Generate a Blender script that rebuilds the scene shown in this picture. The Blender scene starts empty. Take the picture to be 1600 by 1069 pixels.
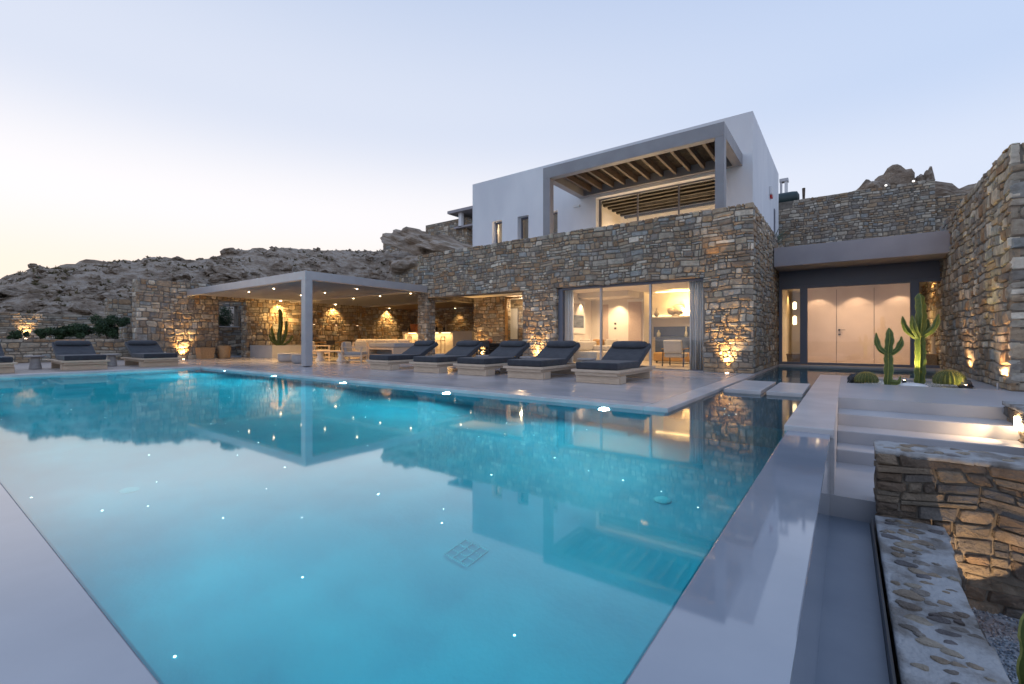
import bpy, math, random
import numpy as np
from mathutils import Vector, noise
R = math.radians
S = bpy.context.scene
COL = S.collection

# ------------------------------------------------------------------ camera
cam = bpy.data.objects.new('camera', bpy.data.cameras.new('camera'))
COL.objects.link(cam)
cam.location = (0, 0, .95)
cam.rotation_euler = (R(90), 0, R(36.15))
cam.data.sensor_width = 36
cam.data.lens = 714 / 1600 * 36
cam.data.shift_y = -5 / 1600
cam.data.clip_start = .05
cam.data.clip_end = 6000
S.camera = cam
# ------------------------------------------------------------------ sky, light, exposure
W = bpy.data.worlds.new('World'); S.world = W; W.use_nodes = True
nt = W.node_tree; N = nt.nodes; L = nt.links
for n in list(N): N.remove(n)
SUN_EL, SUN_ROT = 1.0, -95
sky = N.new('ShaderNodeTexSky'); sky.sky_type = 'NISHITA'; sky.sun_disc = False
sky.sun_elevation = R(SUN_EL); sky.sun_rotation = R(SUN_ROT)
sky.air_density = 1.0; sky.dust_density = .6; sky.ozone_density = 2; sky.altitude = 100
def nd(k, **kw):
    n = N.new(k)
    for a_, v_ in kw.items(): setattr(n, a_, v_)
    return n
# dusk sky: even afterglow, warm towards the west, lavender belt elsewhere, blue overhead
tc = nd('ShaderNodeTexCoord'); sx = nd('ShaderNodeSeparateXYZ'); L.new(tc.outputs['Generated'], sx.inputs[0])
def cr(stops):
    r = nd('ShaderNodeValToRGB'); e = r.color_ramp.elements; r.color_ramp.interpolation = 'EASE'
    while len(e) < len(stops): e.new(.5)
    for k, (p, c) in enumerate(stops): e[k].position = p; e[k].color = (*c, 1)
    return r
west = cr([(0, (.95,.69,.51)), (.09, (.92,.78,.67)), (.24, (.85,.825,.84)), (.42, (.62,.665,.78)), (.72, (.43,.52,.70)), (1, (.33,.43,.66))])
east = cr([(0, (.64,.64,.76)), (.10, (.67,.70,.82)), (.26, (.60,.67,.82)), (.42, (.47,.575,.78)), (.72, (.37,.48,.72)), (1, (.33,.43,.66))])
L.new(sx.outputs['Z'], west.inputs[0]); L.new(sx.outputs['Z'], east.inputs[0])
dt = nd('ShaderNodeVectorMath', operation='DOT_PRODUCT'); L.new(tc.outputs['Generated'], dt.inputs[0]); dt.inputs[1].default_value = (-.97, .22, 0)
mr = nd('ShaderNodeMapRange', interpolation_type='SMOOTHSTEP'); mr.inputs[1].default_value = -.15; mr.inputs[2].default_value = 1; L.new(dt.outputs['Value'], mr.inputs[0])
mx = nd('ShaderNodeMix', data_type='RGBA'); L.new(mr.outputs[0], mx.inputs[0]); L.new(east.outputs[0], mx.inputs[6]); L.new(west.outputs[0], mx.inputs[7])
SKY = 10.6
sc_ = nd('ShaderNodeVectorMath', operation='SCALE'); L.new(mx.outputs[2], sc_.inputs[0]); sc_.inputs['Scale'].default_value = SKY
ad_ = nd('ShaderNodeVectorMath', operation='ADD'); L.new(sc_.outputs[0], ad_.inputs[0])
s2_ = nd('ShaderNodeVectorMath', operation='SCALE'); L.new(sky.outputs[0], s2_.inputs[0]); s2_.inputs['Scale'].default_value = .12; L.new(s2_.outputs[0], ad_.inputs[1])
bg = N.new('ShaderNodeBackground'); bg.inputs[1].default_value = .1
wo = N.new('ShaderNodeOutputWorld')
L.new(ad_.outputs[0], bg.inputs[0]); L.new(bg.outputs[0], wo.inputs[0])
S.view_settings.view_transform = 'Standard'; S.view_settings.look = 'None'
S.view_settings.gamma = 1; S.view_settings.use_curve_mapping = False
S.view_settings.exposure = 0.15
S.render.engine = 'CYCLES'
S.cycles.max_bounces = 8; S.cycles.diffuse_bounces = 4; S.cycles.glossy_bounces = 5
S.cycles.transmission_bounces = 6; S.cycles.transparent_max_bounces = 12
S.cycles.caustics_reflective = False
S.cycles.sample_clamp_indirect = 6
WARM = (1.0, .57, .19)
WARM2 = (1.0, .66, .36)
LK = 2.6   # common strength of the lamps of the place

# ------------------------------------------------------------------ helpers
class MB:
    def __init__(s): s.v = []; s.f = []
    def add(s, vs, fs):
        b = len(s.v); s.v += [tuple(p) for p in vs]; s.f += [tuple(b + i for i in q) for q in fs]; return s
    def box(s, x0, x1, y0, y1, z0, z1):
        return s.add([(x0,y0,z0),(x1,y0,z0),(x1,y1,z0),(x0,y1,z0),(x0,y0,z1),(x1,y0,z1),(x1,y1,z1),(x0,y1,z1)],
                     [(3,2,1,0),(4,5,6,7),(0,1,5,4),(1,2,6,5),(2,3,7,6),(3,0,4,7)])
    def obox(s, c, sz, ax=(1,0,0), up=(0,0,1)):
        ax = Vector(ax).normalized(); up = Vector(up).normalized(); w = up.cross(ax).normalized(); up = ax.cross(w).normalized()
        c = Vector(c); a, b, h = sz[0]/2, sz[1]/2, sz[2]/2
        P = [c + ax*i*a + w*j*b + up*k*h for k in (-1,1) for i, j in ((-1,-1),(1,-1),(1,1),(-1,1))]
        return s.add(P, [(3,2,1,0),(4,5,6,7),(0,1,5,4),(1,2,6,5),(2,3,7,6),(3,0,4,7)])
    def bar(s, a, b, w, h=None, up=(0,0,1)):
        a, b = Vector(a), Vector(b); d = b - a
        if abs(d.normalized().dot(Vector(up))) > .99: up = (0,1,0)
        return s.obox((a+b)/2, (d.length, w, h or w), d, up)
    def quad(s, *p): return s.add(p, [tuple(range(len(p)))])
    def lathe(s, prof, c=(0,0,0), n=20):
        vs = []; fs = []
        for r, z in prof:
            for i in range(n):
                a = 2*math.pi*i/n; vs.append((c[0]+r*math.cos(a), c[1]+r*math.sin(a), c[2]+z))
        for k in range(len(prof)-1):
            for i in range(n):
                j = (i+1) % n; fs.append((k*n+i, k*n+j, (k+1)*n+j, (k+1)*n+i))
        fs.append(tuple(range(n))[::-1]); fs.append(tuple((len(prof)-1)*n+i for i in range(n)))
        return s.add(vs, fs)
    def tube(s, pts, rad, n=8):
        pts = [Vector(p) for p in pts]; rad = rad if isinstance(rad, (list, tuple)) else [rad]*len(pts)
        vs = []; fs = []; ref = Vector((0,0,1))
        for i, p in enumerate(pts):
            d = (pts[min(i+1,len(pts)-1)] - pts[max(i-1,0)]).normalized()
            r = ref if abs(d.dot(ref)) < .95 else Vector((1,0,0))
            a = d.cross(r).normalized(); b = d.cross(a)
            for k in range(n):
                t = 2*math.pi*k/n; vs.append(p + (a*math.cos(t) + b*math.sin(t))*rad[i])
        for i in range(len(pts)-1):
            for k in range(n):
                j = (k+1) % n; fs.append((i*n+k, i*n+j, (i+1)*n+j, (i+1)*n+k))
        fs.append(tuple(range(n))[::-1]); fs.append(tuple((len(pts)-1)*n+i for i in range(n)))
        return s.add(vs, fs)
    def mesh(s, name, o=(0,0,0), smooth=False):
        me = bpy.data.meshes.new(name)
        me.from_pydata([(x-o[0], y-o[1], z-o[2]) for x, y, z in s.v], [], s.f); me.update()
        if smooth: me.polygons.foreach_set('use_smooth', [True]*len(me.polygons))
        return me
    def build(s, name, m, parent=None, bevel=0, smooth=False, kind=None, sub=0, seg=2, label=None):
        o = origin(parent) if parent else (0,0,0)
        ob = bpy.data.objects.new(name, s.mesh(name, o, smooth)); COL.objects.link(ob)
        if m: ob.data.materials.append(m)
        if parent: ob.parent = parent
        if bevel:
            b = ob.modifiers.new('b', 'BEVEL'); b.width = bevel; b.segments = seg; b.limit_method = 'ANGLE'
        if sub:
            b = ob.modifiers.new('s', 'SUBSURF'); b.levels = b.render_levels = sub
        if kind: ob['kind'] = kind
        if label: ob['label'] = label
        return ob
def origin(o):
    while o.parent: o = o.parent
    return tuple(o.location)
def tag(o, label, cat, group=None):
    o['label'] = label; o['category'] = cat
    if group: o['group'] = group
    return o
def thing(name, label, cat, loc=(0,0,0), group=None):
    o = bpy.data.objects.new(name, None); COL.objects.link(o); o.location = loc; o.empty_display_size = .2
    return tag(o, label, cat, group)
def tree_copy(o, parent=None):
    c = o.copy(); COL.objects.link(c); c.parent = parent
    for ch in list(o.children): tree_copy(ch, c)
    return c
def dup(root, loc, rz=None, label=None):
    c = tree_copy(root); c.location = loc
    if rz is not None: c.rotation_euler = (0, 0, rz)
    if label: c['label'] = label
    return c
def B(x0,x1,y0,y1,z0,z1): return MB().box(x0,x1,y0,y1,z0,z1)

# ------------------------------------------------------------------ materials
def newmat(name):
    m = bpy.data.materials.new(name); m.use_nodes = True
    return m, m.node_tree.nodes, m.node_tree.links, m.node_tree.nodes['Principled BSDF']
def ramp(Nn, stops, interp='LINEAR'):
    r = Nn.new('ShaderNodeValToRGB'); r.color_ramp.interpolation = interp
    e = r.color_ramp.elements
    while len(e) < len(stops): e.new(.5)
    for k, (p, c) in enumerate(stops): e[k].position = p; e[k].color = (*c, 1)
    return r
def mat(name, c1, c2=None, rough=.6, scale=4, bump=0, bscale=None, metal=0, stretch=None, detail=6, rvar=0, spec=.5, sheen=0, lo=.35, hi=.65):
    m, Nn, Ln, p = newmat(name)
    p.inputs['Roughness'].default_value = rough; p.inputs['Metallic'].default_value = metal
    p.inputs['Specular IOR Level'].default_value = spec
    if sheen: p.inputs['Sheen Weight'].default_value = sheen
    tc = Nn.new('ShaderNodeTexCoord'); mp = Nn.new('ShaderNodeMapping'); Ln.new(tc.outputs['Object'], mp.inputs[0])
    if stretch: mp.inputs['Scale'].default_value = stretch
    t = Nn.new('ShaderNodeTexNoise'); t.inputs['Scale'].default_value = scale; t.inputs['Detail'].default_value = detail
    Ln.new(mp.outputs[0], t.inputs[0])
    r = ramp(Nn, [(lo, c1), (hi, c2 or c1)]); Ln.new(t.outputs[0], r.inputs[0]); Ln.new(r.outputs[0], p.inputs['Base Color'])
    if rvar:
        mr = Nn.new('ShaderNodeMapRange'); mr.inputs[3].default_value = rough - rvar; mr.inputs[4].default_value = rough + rvar
        mr.inputs[1].default_value = .3; mr.inputs[2].default_value = .7
        Ln.new(t.outputs[0], mr.inputs[0]); Ln.new(mr.outputs[0], p.inputs['Roughness'])
    if bump:
        t2 = Nn.new('ShaderNodeTexNoise'); t2.inputs['Scale'].default_value = bscale or scale*6; t2.inputs['Detail'].default_value = 5
        Ln.new(mp.outputs[0], t2.inputs[0])
        b = Nn.new('ShaderNodeBump'); b.inputs['Strength'].default_value = bump; b.inputs['Distance'].default_value = .02
        Ln.new(t2.outputs[0], b.inputs['Height']); Ln.new(b.outputs[0], p.inputs['Normal'])
    return m
def emis(name, c, s):
    m, Nn, Ln, p = newmat(name)
    p.inputs['Base Color'].default_value = (.8,.8,.8,1); p.inputs['Emission Color'].default_value = (*c, 1)
    p.inputs['Emission Strength'].default_value = s; return m
def stonemat(name, cols, bump=.6, warm=0):
    m, Nn, Ln, p = newmat(name)
    oi = Nn.new('ShaderNodeObjectInfo'); ge = Nn.new('ShaderNodeNewGeometry')
    a = Nn.new('ShaderNodeMath'); a.operation = 'ADD'; Ln.new(oi.outputs['Random'], a.inputs[0]); Ln.new(ge.outputs['Random Per Island'], a.inputs[1])
    fr = Nn.new('ShaderNodeMath'); fr.operation = 'FRACT'; Ln.new(a.outputs[0], fr.inputs[0])
    r = ramp(Nn, [(i/len(cols), c) for i, c in enumerate(cols)], 'CONSTANT'); Ln.new(fr.outputs[0], r.inputs[0])
    tc = Nn.new('ShaderNodeTexCoord')
    n1 = Nn.new('ShaderNodeTexNoise'); n1.inputs['Scale'].default_value = 5; n1.inputs['Detail'].default_value = 8; n1.inputs['Roughness'].default_value = .65
    Ln.new(tc.outputs['Object'], n1.inputs[0])
    mr = Nn.new('ShaderNodeMapRange'); mr.inputs[1].default_value = .3; mr.inputs[2].default_value = .7; mr.inputs[3].default_value = .9; mr.inputs[4].default_value = 1.95
    Ln.new(n1.outputs[0], mr.inputs[0])
    mx = Nn.new('ShaderNodeMix'); mx.data_type = 'RGBA'; mx.blend_type = 'MULTIPLY'; mx.inputs[0].default_value = 1
    Ln.new(r.outputs[0], mx.inputs[6]); Ln.new(mr.outputs[0], mx.inputs[7])
    n3 = Nn.new('ShaderNodeTexNoise'); n3.inputs['Scale'].default_value = 1.7; n3.inputs['Detail'].default_value = 4
    Ln.new(tc.outputs['Object'], n3.inputs[0])
    mr3 = Nn.new('ShaderNodeMapRange'); mr3.inputs[1].default_value = .5; mr3.inputs[2].default_value = .72
    mr3.inputs[4].default_value = .35
    Ln.new(n3.outputs[0], mr3.inputs[0])
    mx2 = Nn.new('ShaderNodeMix'); mx2.data_type = 'RGBA'; mx2.inputs[7].default_value = (.27,.16,.09,1)
    Ln.new(mr3.outputs[0], mx2.inputs[0]); Ln.new(mx.outputs[2], mx2.inputs[6]); Ln.new(mx2.outputs[2], p.inputs['Base Color'])
    n2 = Nn.new('ShaderNodeTexNoise'); n2.inputs['Scale'].default_value = 22; n2.inputs['Detail'].default_value = 8; n2.inputs['Roughness'].default_value = .7
    Ln.new(tc.outputs['Object'], n2.inputs[0])
    vo = Nn.new('ShaderNodeTexVoronoi'); vo.inputs['Scale'].default_value = 9; Ln.new(tc.outputs['Object'], vo.inputs[0])
    ad = Nn.new('ShaderNodeMath'); ad.operation = 'ADD'; Ln.new(n2.outputs[0], ad.inputs[0]); Ln.new(vo.outputs[0], ad.inputs[1])
    b = Nn.new('ShaderNodeBump'); b.inputs['Strength'].default_value = bump; b.inputs['Distance'].default_value = .03
    Ln.new(ad.outputs[0], b.inputs['Height']); Ln.new(b.outputs[0], p.inputs['Normal'])
    p.inputs['Roughness'].default_value = .85; p.inputs['Specular IOR Level'].default_value = .3
    return m
STONES = [tuple(min(1, v*k) for v, k in zip(c, (1.16,1.12,1.06))) for c in [(.21,.165,.12),(.27,.25,.215),(.16,.135,.11),(.25,.19,.13),(.19,.20,.20),(.32,.29,.24),(.225,.20,.165),(.20,.14,.09),(.24,.23,.21),(.18,.16,.135),(.23,.21,.18),(.28,.235,.18),(.15,.14,.13),(.20,.185,.16),(.40,.37,.32),(.22,.175,.13)]]
M = {}
M['stone'] = stonemat('rubble_stone', STONES)
M['stone_near'] = stonemat('near_stone', [(.19,.14,.10),(.14,.11,.085),(.20,.165,.125),(.16,.145,.13),(.24,.19,.14),(.12,.115,.11)], 1.7)
M['bedded'] = stonemat('bedded_stone', [(.24,.19,.14),(.17,.15,.13),(.28,.24,.19),(.20,.18,.16),(.13,.12,.12),(.26,.21,.16)], 1.4)
M['mortar'] = mat('mortar', (.15,.13,.105), (.24,.21,.175), .9, 6, .5)
M['render'] = mat('white_render', (.74,.755,.79), (.84,.85,.87), .75, .9, .12, 24, stretch=(1,1,.35), detail=9)
M['concrete'] = mat('terrace_screed', (.47,.465,.49), (.55,.54,.555), .15, .8, .05, 12, stretch=(1,1.6,1), rvar=.05, lo=.3, hi=.7)
M['concrete2'] = mat('step_screed', (.38,.385,.41), (.46,.46,.475), .42, 1.6, .06, 20, rvar=.06)
M['wet'] = mat('wet_weir_screed', (.24,.28,.34), (.30,.34,.40), .05, 1.3, 0, rvar=.02)
for n_ in M['wet'].node_tree.nodes:
    if n_.type == 'BSDF_PRINCIPLED': n_.inputs['IOR'].default_value = 1.9; n_.inputs['Specular IOR Level'].default_value = .6
M['coping'] = mat('coping_screed', (.45,.445,.455), (.57,.56,.565), .31, 1.9, .07, 24, rvar=.02, detail=9)
M['grey'] = mat('grey_painted_frame', (.27,.265,.28), (.31,.305,.32), .5, 2, .03, 30)
M['alu'] = mat('light_aluminium', (.44,.44,.46), (.48,.48,.5), .38, 3, 0, metal=.3)
M['dark'] = mat('charcoal_metal', (.035,.037,.045), None, .4, 3)
M['frame'] = mat('slate_window_frame', (.15,.16,.20), None, .4, 3)
M['canopy'] = mat('canopy_render', (.33,.315,.34), (.38,.36,.385), .7, 1.5, .05, 30)
M['wood'] = mat('pale_teak', (.50,.38,.27), (.66,.52,.39), .55, 6, .12, 30, stretch=(1,9,9), lo=.3, hi=.7)
M['woodY'] = mat('pale_teak_y', (.40,.29,.20), (.56,.43,.31), .55, 6, .12, 30, stretch=(9,1,9), lo=.3, hi=.7)
M['deck'] = mat('deck_timber', (.34,.28,.245), (.46,.39,.34), .6, 5, .12, 30, stretch=(1,8,8))
M['rafter'] = mat('rafter_timber', (.10,.075,.058), (.15,.11,.085), .6, 5, .15, 30, stretch=(9,1,9))
M['reed'] = mat('reed_mat', (.06,.045,.035), (.11,.085,.06), .8, 8, .3)
M['fabric'] = mat('charcoal_canvas', (.028,.031,.040), (.044,.048,.058), .85, 5, .45, 9, sheen=.15)
M['fabric_l'] = mat('light_linen', (.55,.50,.45), (.66,.61,.55), .9, 40, .15, 200)
M['fabric_g'] = mat('grey_linen', (.30,.30,.31), (.38,.38,.39), .9, 40, .2, 120)
M['curtain'] = mat('sheer_curtain', (.86,.85,.85), (.90,.89,.89), .85, 20, .05, 200)
def translucent(m, f):
    Nn = m.node_tree.nodes; Ln = m.node_tree.links; p = Nn['Principled BSDF']; t = Nn.new('ShaderNodeBsdfTranslucent'); t.inputs[0].default_value = (.95,.93,.92,1); x = Nn.new('ShaderNodeMixShader'); x.inputs[0].default_value = f
    Ln.new(p.outputs[0], x.inputs[1]); Ln.new(t.outputs[0], x.inputs[2]); Ln.new(x.outputs[0], Nn['Material Output'].inputs[0])
translucent(M['curtain'], .3)
M['blind'] = mat('beige_blind', (.46,.36,.31), (.52,.42,.36), .8, 20)
M['plaster'] = mat('interior_plaster', (.72,.68,.63), (.76,.72,.67), .8, 2)
M['floor'] = mat('interior_floor', (.48,.42,.36), (.56,.50,.43), .3, 2)
M['channel'] = mat('channel_screed', (.21,.25,.31), (.26,.30,.36), .45, 1.4, .05, 20)
M['cement'] = mat('smeared_cement', (.19,.175,.16), (.37,.375,.38), .75, 5, .9, 34, detail=10, lo=.38, hi=.56)
M['pool'] = mat('pool_plaster', (.004,.32,.44), (.009,.39,.51), .6, 2.2, .10, 26, detail=9)
M['poolsh'] = mat('shallow_plaster', (.09,.20,.26), (.12,.25,.31), .6, 1.6, .05, 20)
M['cactus'] = mat('cactus_skin', (.07,.11,.025), (.12,.155,.035), .5, 14, .2, 60)
M['cactus_rib'] = mat('cactus_rib_edge', (.20,.23,.06), (.33,.33,.10), .6, 20, .2)
M['spine'] = mat('golden_spine', (.45,.36,.10), (.6,.5,.2), .6, 20)
M['leaf'] = mat('shrub_leaf', (.018,.045,.015), (.045,.09,.03), .6, 3)
M['leafg'] = mat('agave_leaf', (.14,.2,.15), (.2,.27,.2), .6, 3)
M['bark'] = mat('bark', (.09,.065,.045), (.15,.11,.08), .9, 8, .4)
M['pebble'] = stonemat('pebbles', [(.55,.53,.5),(.42,.4,.38),(.65,.63,.6),(.3,.29,.28)], .2)
M['gravel'] = stonemat('blue_gravel', [(.14,.17,.2),(.22,.25,.28),(.1,.12,.15),(.3,.32,.34)], .2)
M['wicker'] = mat('wicker', (.30,.19,.10), (.44,.30,.17), .8, 30, .6, 60)
M['terracotta'] = mat('terracotta', (.42,.16,.08), (.5,.2,.1), .7, 6)
M['ceramic'] = mat('grey_ceramic', (.30,.27,.26), (.40,.37,.35), .6, 8, .1)
M['white'] = mat('white_paint', (.78,.78,.78), None, .5, 3)
M['blue'] = mat('blue_cabinet', (.07,.11,.22), (.09,.135,.26), .5, 3)
M['tank'] = mat('dark_green_tank', (.02,.04,.045), (.03,.055,.06), .5, 3)
M['red'] = mat('red_plastic', (.6,.03,.03), None, .4, 3)
M['dining'] = mat('black_table', (.02,.018,.018), None, .5, 3)
M['amber'] = mat('amber_wood', (.40,.22,.08), (.5,.3,.12), .5, 4, stretch=(1,6,6))
M['glass_jar'] = mat('bottle_glass', (.5,.5,.45), None, .2, 3)
M['sea'] = mat('sea_water', (.03,.045,.06), (.04,.06,.08), .25, .05)
M['bulb'] = emis('warm_bulb', (1, .70, .40), 30)
M['bulb2'] = emis('downlight_lens', (1, .72, .42), 14)
M['strip'] = emis('led_strip', (1, .66, .30), 9)
M['star'] = emis('star_point', (.85, 1, .95), 7)
M['poollamp'] = emis('pool_lamp', (.9, 1, .95), 60)
M['lampglow'] = emis('pendant_glow', (1,.75,.5), 4)
M['hallglow'] = emis('hall_lamp_glow', (1,.70,.36), 4)
M['bollard'] = emis('bollard_lens', (1, .97, .9), 1.6)
def rockmat():
    m, Nn, Ln, p = newmat('hill_rock')
    tc = Nn.new('ShaderNodeTexCoord'); n1 = Nn.new('ShaderNodeTexNoise'); n1.inputs['Scale'].default_value = .55; n1.inputs['Detail'].default_value = 12; n1.inputs['Roughness'].default_value = .74
    mp = Nn.new('ShaderNodeMapping'); mp.inputs['Scale'].default_value = (1,1,2.5); mp.inputs['Rotation'].default_value = (.2,.25,0)
    Ln.new(tc.outputs['Object'], mp.inputs[0]); Ln.new(mp.outputs[0], n1.inputs[0])
    r = ramp(Nn, [(.32,(.07,.05,.035)),(.40,(.21,.155,.11)),(.49,(.36,.28,.21)),(.56,(.50,.43,.36)),(.62,(.33,.24,.165)),(.74,(.17,.11,.065))])
    Ln.new(n1.outputs[0], r.inputs[0])
    ge = Nn.new('ShaderNodeNewGeometry'); sp = Nn.new('ShaderNodeSeparateXYZ'); Ln.new(ge.outputs['True Normal'], sp.inputs[0])
    n4 = Nn.new('ShaderNodeTexNoise'); n4.inputs['Scale'].default_value = .6; n4.inputs['Detail'].default_value = 6
    Ln.new(tc.outputs['Object'], n4.inputs[0])
    mm = Nn.new('ShaderNodeMath'); mm.operation = 'MULTIPLY'; Ln.new(sp.outputs['Z'], mm.inputs[0]); Ln.new(n4.outputs[0], mm.inputs[1])
    mr = Nn.new('ShaderNodeMapRange'); mr.inputs[1].default_value = .50; mr.inputs[2].default_value = .60; mr.inputs[4].default_value = .8
    Ln.new(mm.outputs[0], mr.inputs[0])
    mx = Nn.new('ShaderNodeMix'); mx.data_type = 'RGBA'; mx.inputs[7].default_value = (.17,.125,.07,1)
    Ln.new(mr.outputs[0], mx.inputs[0]); Ln.new(r.outputs[0], mx.inputs[6]); Ln.new(mx.outputs[2], p.inputs['Base Color'])
    n2 = Nn.new('ShaderNodeTexNoise'); n2.inputs['Scale'].default_value = 2.4; n2.inputs['Detail'].default_value = 10; n2.inputs['Roughness'].default_value = .7
    Ln.new(mp.outputs[0], n2.inputs[0])
    b = Nn.new('ShaderNodeBump'); b.inputs['Strength'].default_value = .9; b.inputs['Distance'].default_value = .35
    Ln.new(n2.outputs[0], b.inputs['Height']); Ln.new(b.outputs[0], p.inputs['Normal']); p.inputs['Roughness'].default_value = .9
    return m
M['rock'] = rockmat()
def glassmat(name, tint=(.96,.98,.98), rough=0.0, ior=1.5):
    m = bpy.data.materials.new(name); m.use_nodes = True; Nn = m.node_tree.nodes; Ln = m.node_tree.links
    Nn.remove(Nn['Principled BSDF']); out = Nn['Material Output']
    tr = Nn.new('ShaderNodeBsdfTransparent'); tr.inputs[0].default_value = (*tint, 1)
    gl = Nn.new('ShaderNodeBsdfGlossy'); gl.inputs['Roughness'].default_value = rough
    fr = Nn.new('ShaderNodeFresnel'); ge = Nn.new('ShaderNodeNewGeometry'); io = Nn.new('ShaderNodeMapRange'); io.inputs[3].default_value = ior; io.inputs[4].default_value = 1/ior
    Ln.new(ge.outputs['Backfacing'], io.inputs[0]); Ln.new(io.outputs[0], fr.inputs[0])
    mx = Nn.new('ShaderNodeMixShader'); Ln.new(fr.outputs[0], mx.inputs[0]); Ln.new(tr.outputs[0], mx.inputs[1]); Ln.new(gl.outputs[0], mx.inputs[2])
    Ln.new(mx.outputs[0], out.inputs[0]); return m
M['glass'] = glassmat('window_glass', ior=1.5)
def watermat():
    m = bpy.data.materials.new('pool_water'); m.use_nodes = True; Nn = m.node_tree.nodes; Ln = m.node_tree.links
    Nn.remove(Nn['Principled BSDF']); out = Nn['Material Output']
    rf = Nn.new('ShaderNodeBsdfRefraction'); rf.inputs['IOR'].default_value = 1.33; rf.inputs['Roughness'].default_value = 0.0
    rf.inputs['Color'].default_value = (.80, .98, 1, 1)
    gl = Nn.new('ShaderNodeBsdfGlossy'); gl.inputs['Roughness'].default_value = .04
    fr = Nn.new('ShaderNodeFresnel'); fr.inputs[0].default_value = 1.33
    mu = Nn.new('ShaderNodeMath'); mu.operation = 'MULTIPLY'; mu.use_clamp = True; mu.inputs[1].default_value = 2.1; Ln.new(fr.outputs[0], mu.inputs[0])
    mi = Nn.new('ShaderNodeMath'); mi.operation = 'MINIMUM'; mi.inputs[1].default_value = .50; Ln.new(mu.outputs[0], mi.inputs[0]); mu = mi
    tc = Nn.new('ShaderNodeTexCoord'); n = Nn.new('ShaderNodeTexNoise'); n.inputs['Scale'].default_value = 1.3; n.inputs['Detail'].default_value = 3
    Ln.new(tc.outputs['Object'], n.inputs[0])
    b = Nn.new('ShaderNodeBump'); b.inputs['Strength'].default_value = .12; b.inputs['Distance'].default_value = .004
    Ln.new(n.outputs[0], b.inputs['Height'])
    for q in (rf, gl, fr): Ln.new(b.outputs[0], q.inputs['Normal'])
    mx = Nn.new('ShaderNodeMixShader'); Ln.new(mu.outputs[0], mx.inputs[0]); Ln.new(rf.outputs[0], mx.inputs[1]); Ln.new(gl.outputs[0], mx.inputs[2])
    Ln.new(mx.outputs[0], out.inputs[0]); return m
M['water'] = watermat()

# ------------------------------------------------------------------ stone walling
CAMP = Vector((0, 0, .95))
def panel_cells(W_, H_, holes, rng, ch, cw):
    br = sorted(set([0, H_] + [h for q in holes for h in q[2:4] if 0 < h < H_]))
    rows = []
    for a, b in zip(br, br[1:]):
        v = a
        while v < b - 1e-6:
            h = rng.uniform(*ch)
            if b - v - h < ch[0]: h = b - v if b - v < ch[1]*1.25 else (b - v)/2
            rows.append((v, v + h)); v += h
    cells = []
    for v0, v1 in rows:
        h = v1 - v0; u = -rng.uniform(0, cw[0]); u = 0
        while u < W_ - 1e-6:
            w = rng.uniform(*cw) * rng.choice((.5, .8, 1, 1.35))
            if W_ - u - w < cw[0]*.7: w = W_ - u
            t = rng.random()
            if t < .34 and h > ch[0]*1.35:
                s = v0 + h*rng.uniform(.35, .65)
                k = rng.choice((1, 1, 2)) if w > cw[0]*1.6 else 1
                cells.append((u, u+w, v0, s)) if k == 1 else cells.extend([(u, u+w*.45, v0, s), (u+w*.45, u+w, v0, s)])
                k = rng.choice((1, 2)) if w > cw[0]*1.6 else 1
                cells.append((u, u+w, s, v1)) if k == 1 else cells.extend([(u, u+w*.58, s, v1), (u+w*.58, u+w, s, v1)])
            elif t < .45 and w > cw[0]*1.8:
                s = u + w*rng.uniform(.15, .3); cells += [(u, s, v0, v0+h*.5), (u, s, v0+h*.5, v1), (s, u+w, v0, v1)]
            else: cells.append((u, u+w, v0, v1))
            u += w
    for hu0, hu1, hv0, hv1 in holes:
        out = []
        for c in cells:
            if c[3] <= hv0+.01 or c[2] >= hv1-.01 or c[1] <= hu0+.01 or c[0] >= hu1-.01: out.append(c); continue
            if c[0] < hu0-.05: out.append((c[0], hu0, c[2], c[3]))
            if c[1] > hu1+.05: out.append((hu1, c[1], c[2], c[3]))
        cells = out
    return cells
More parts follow.
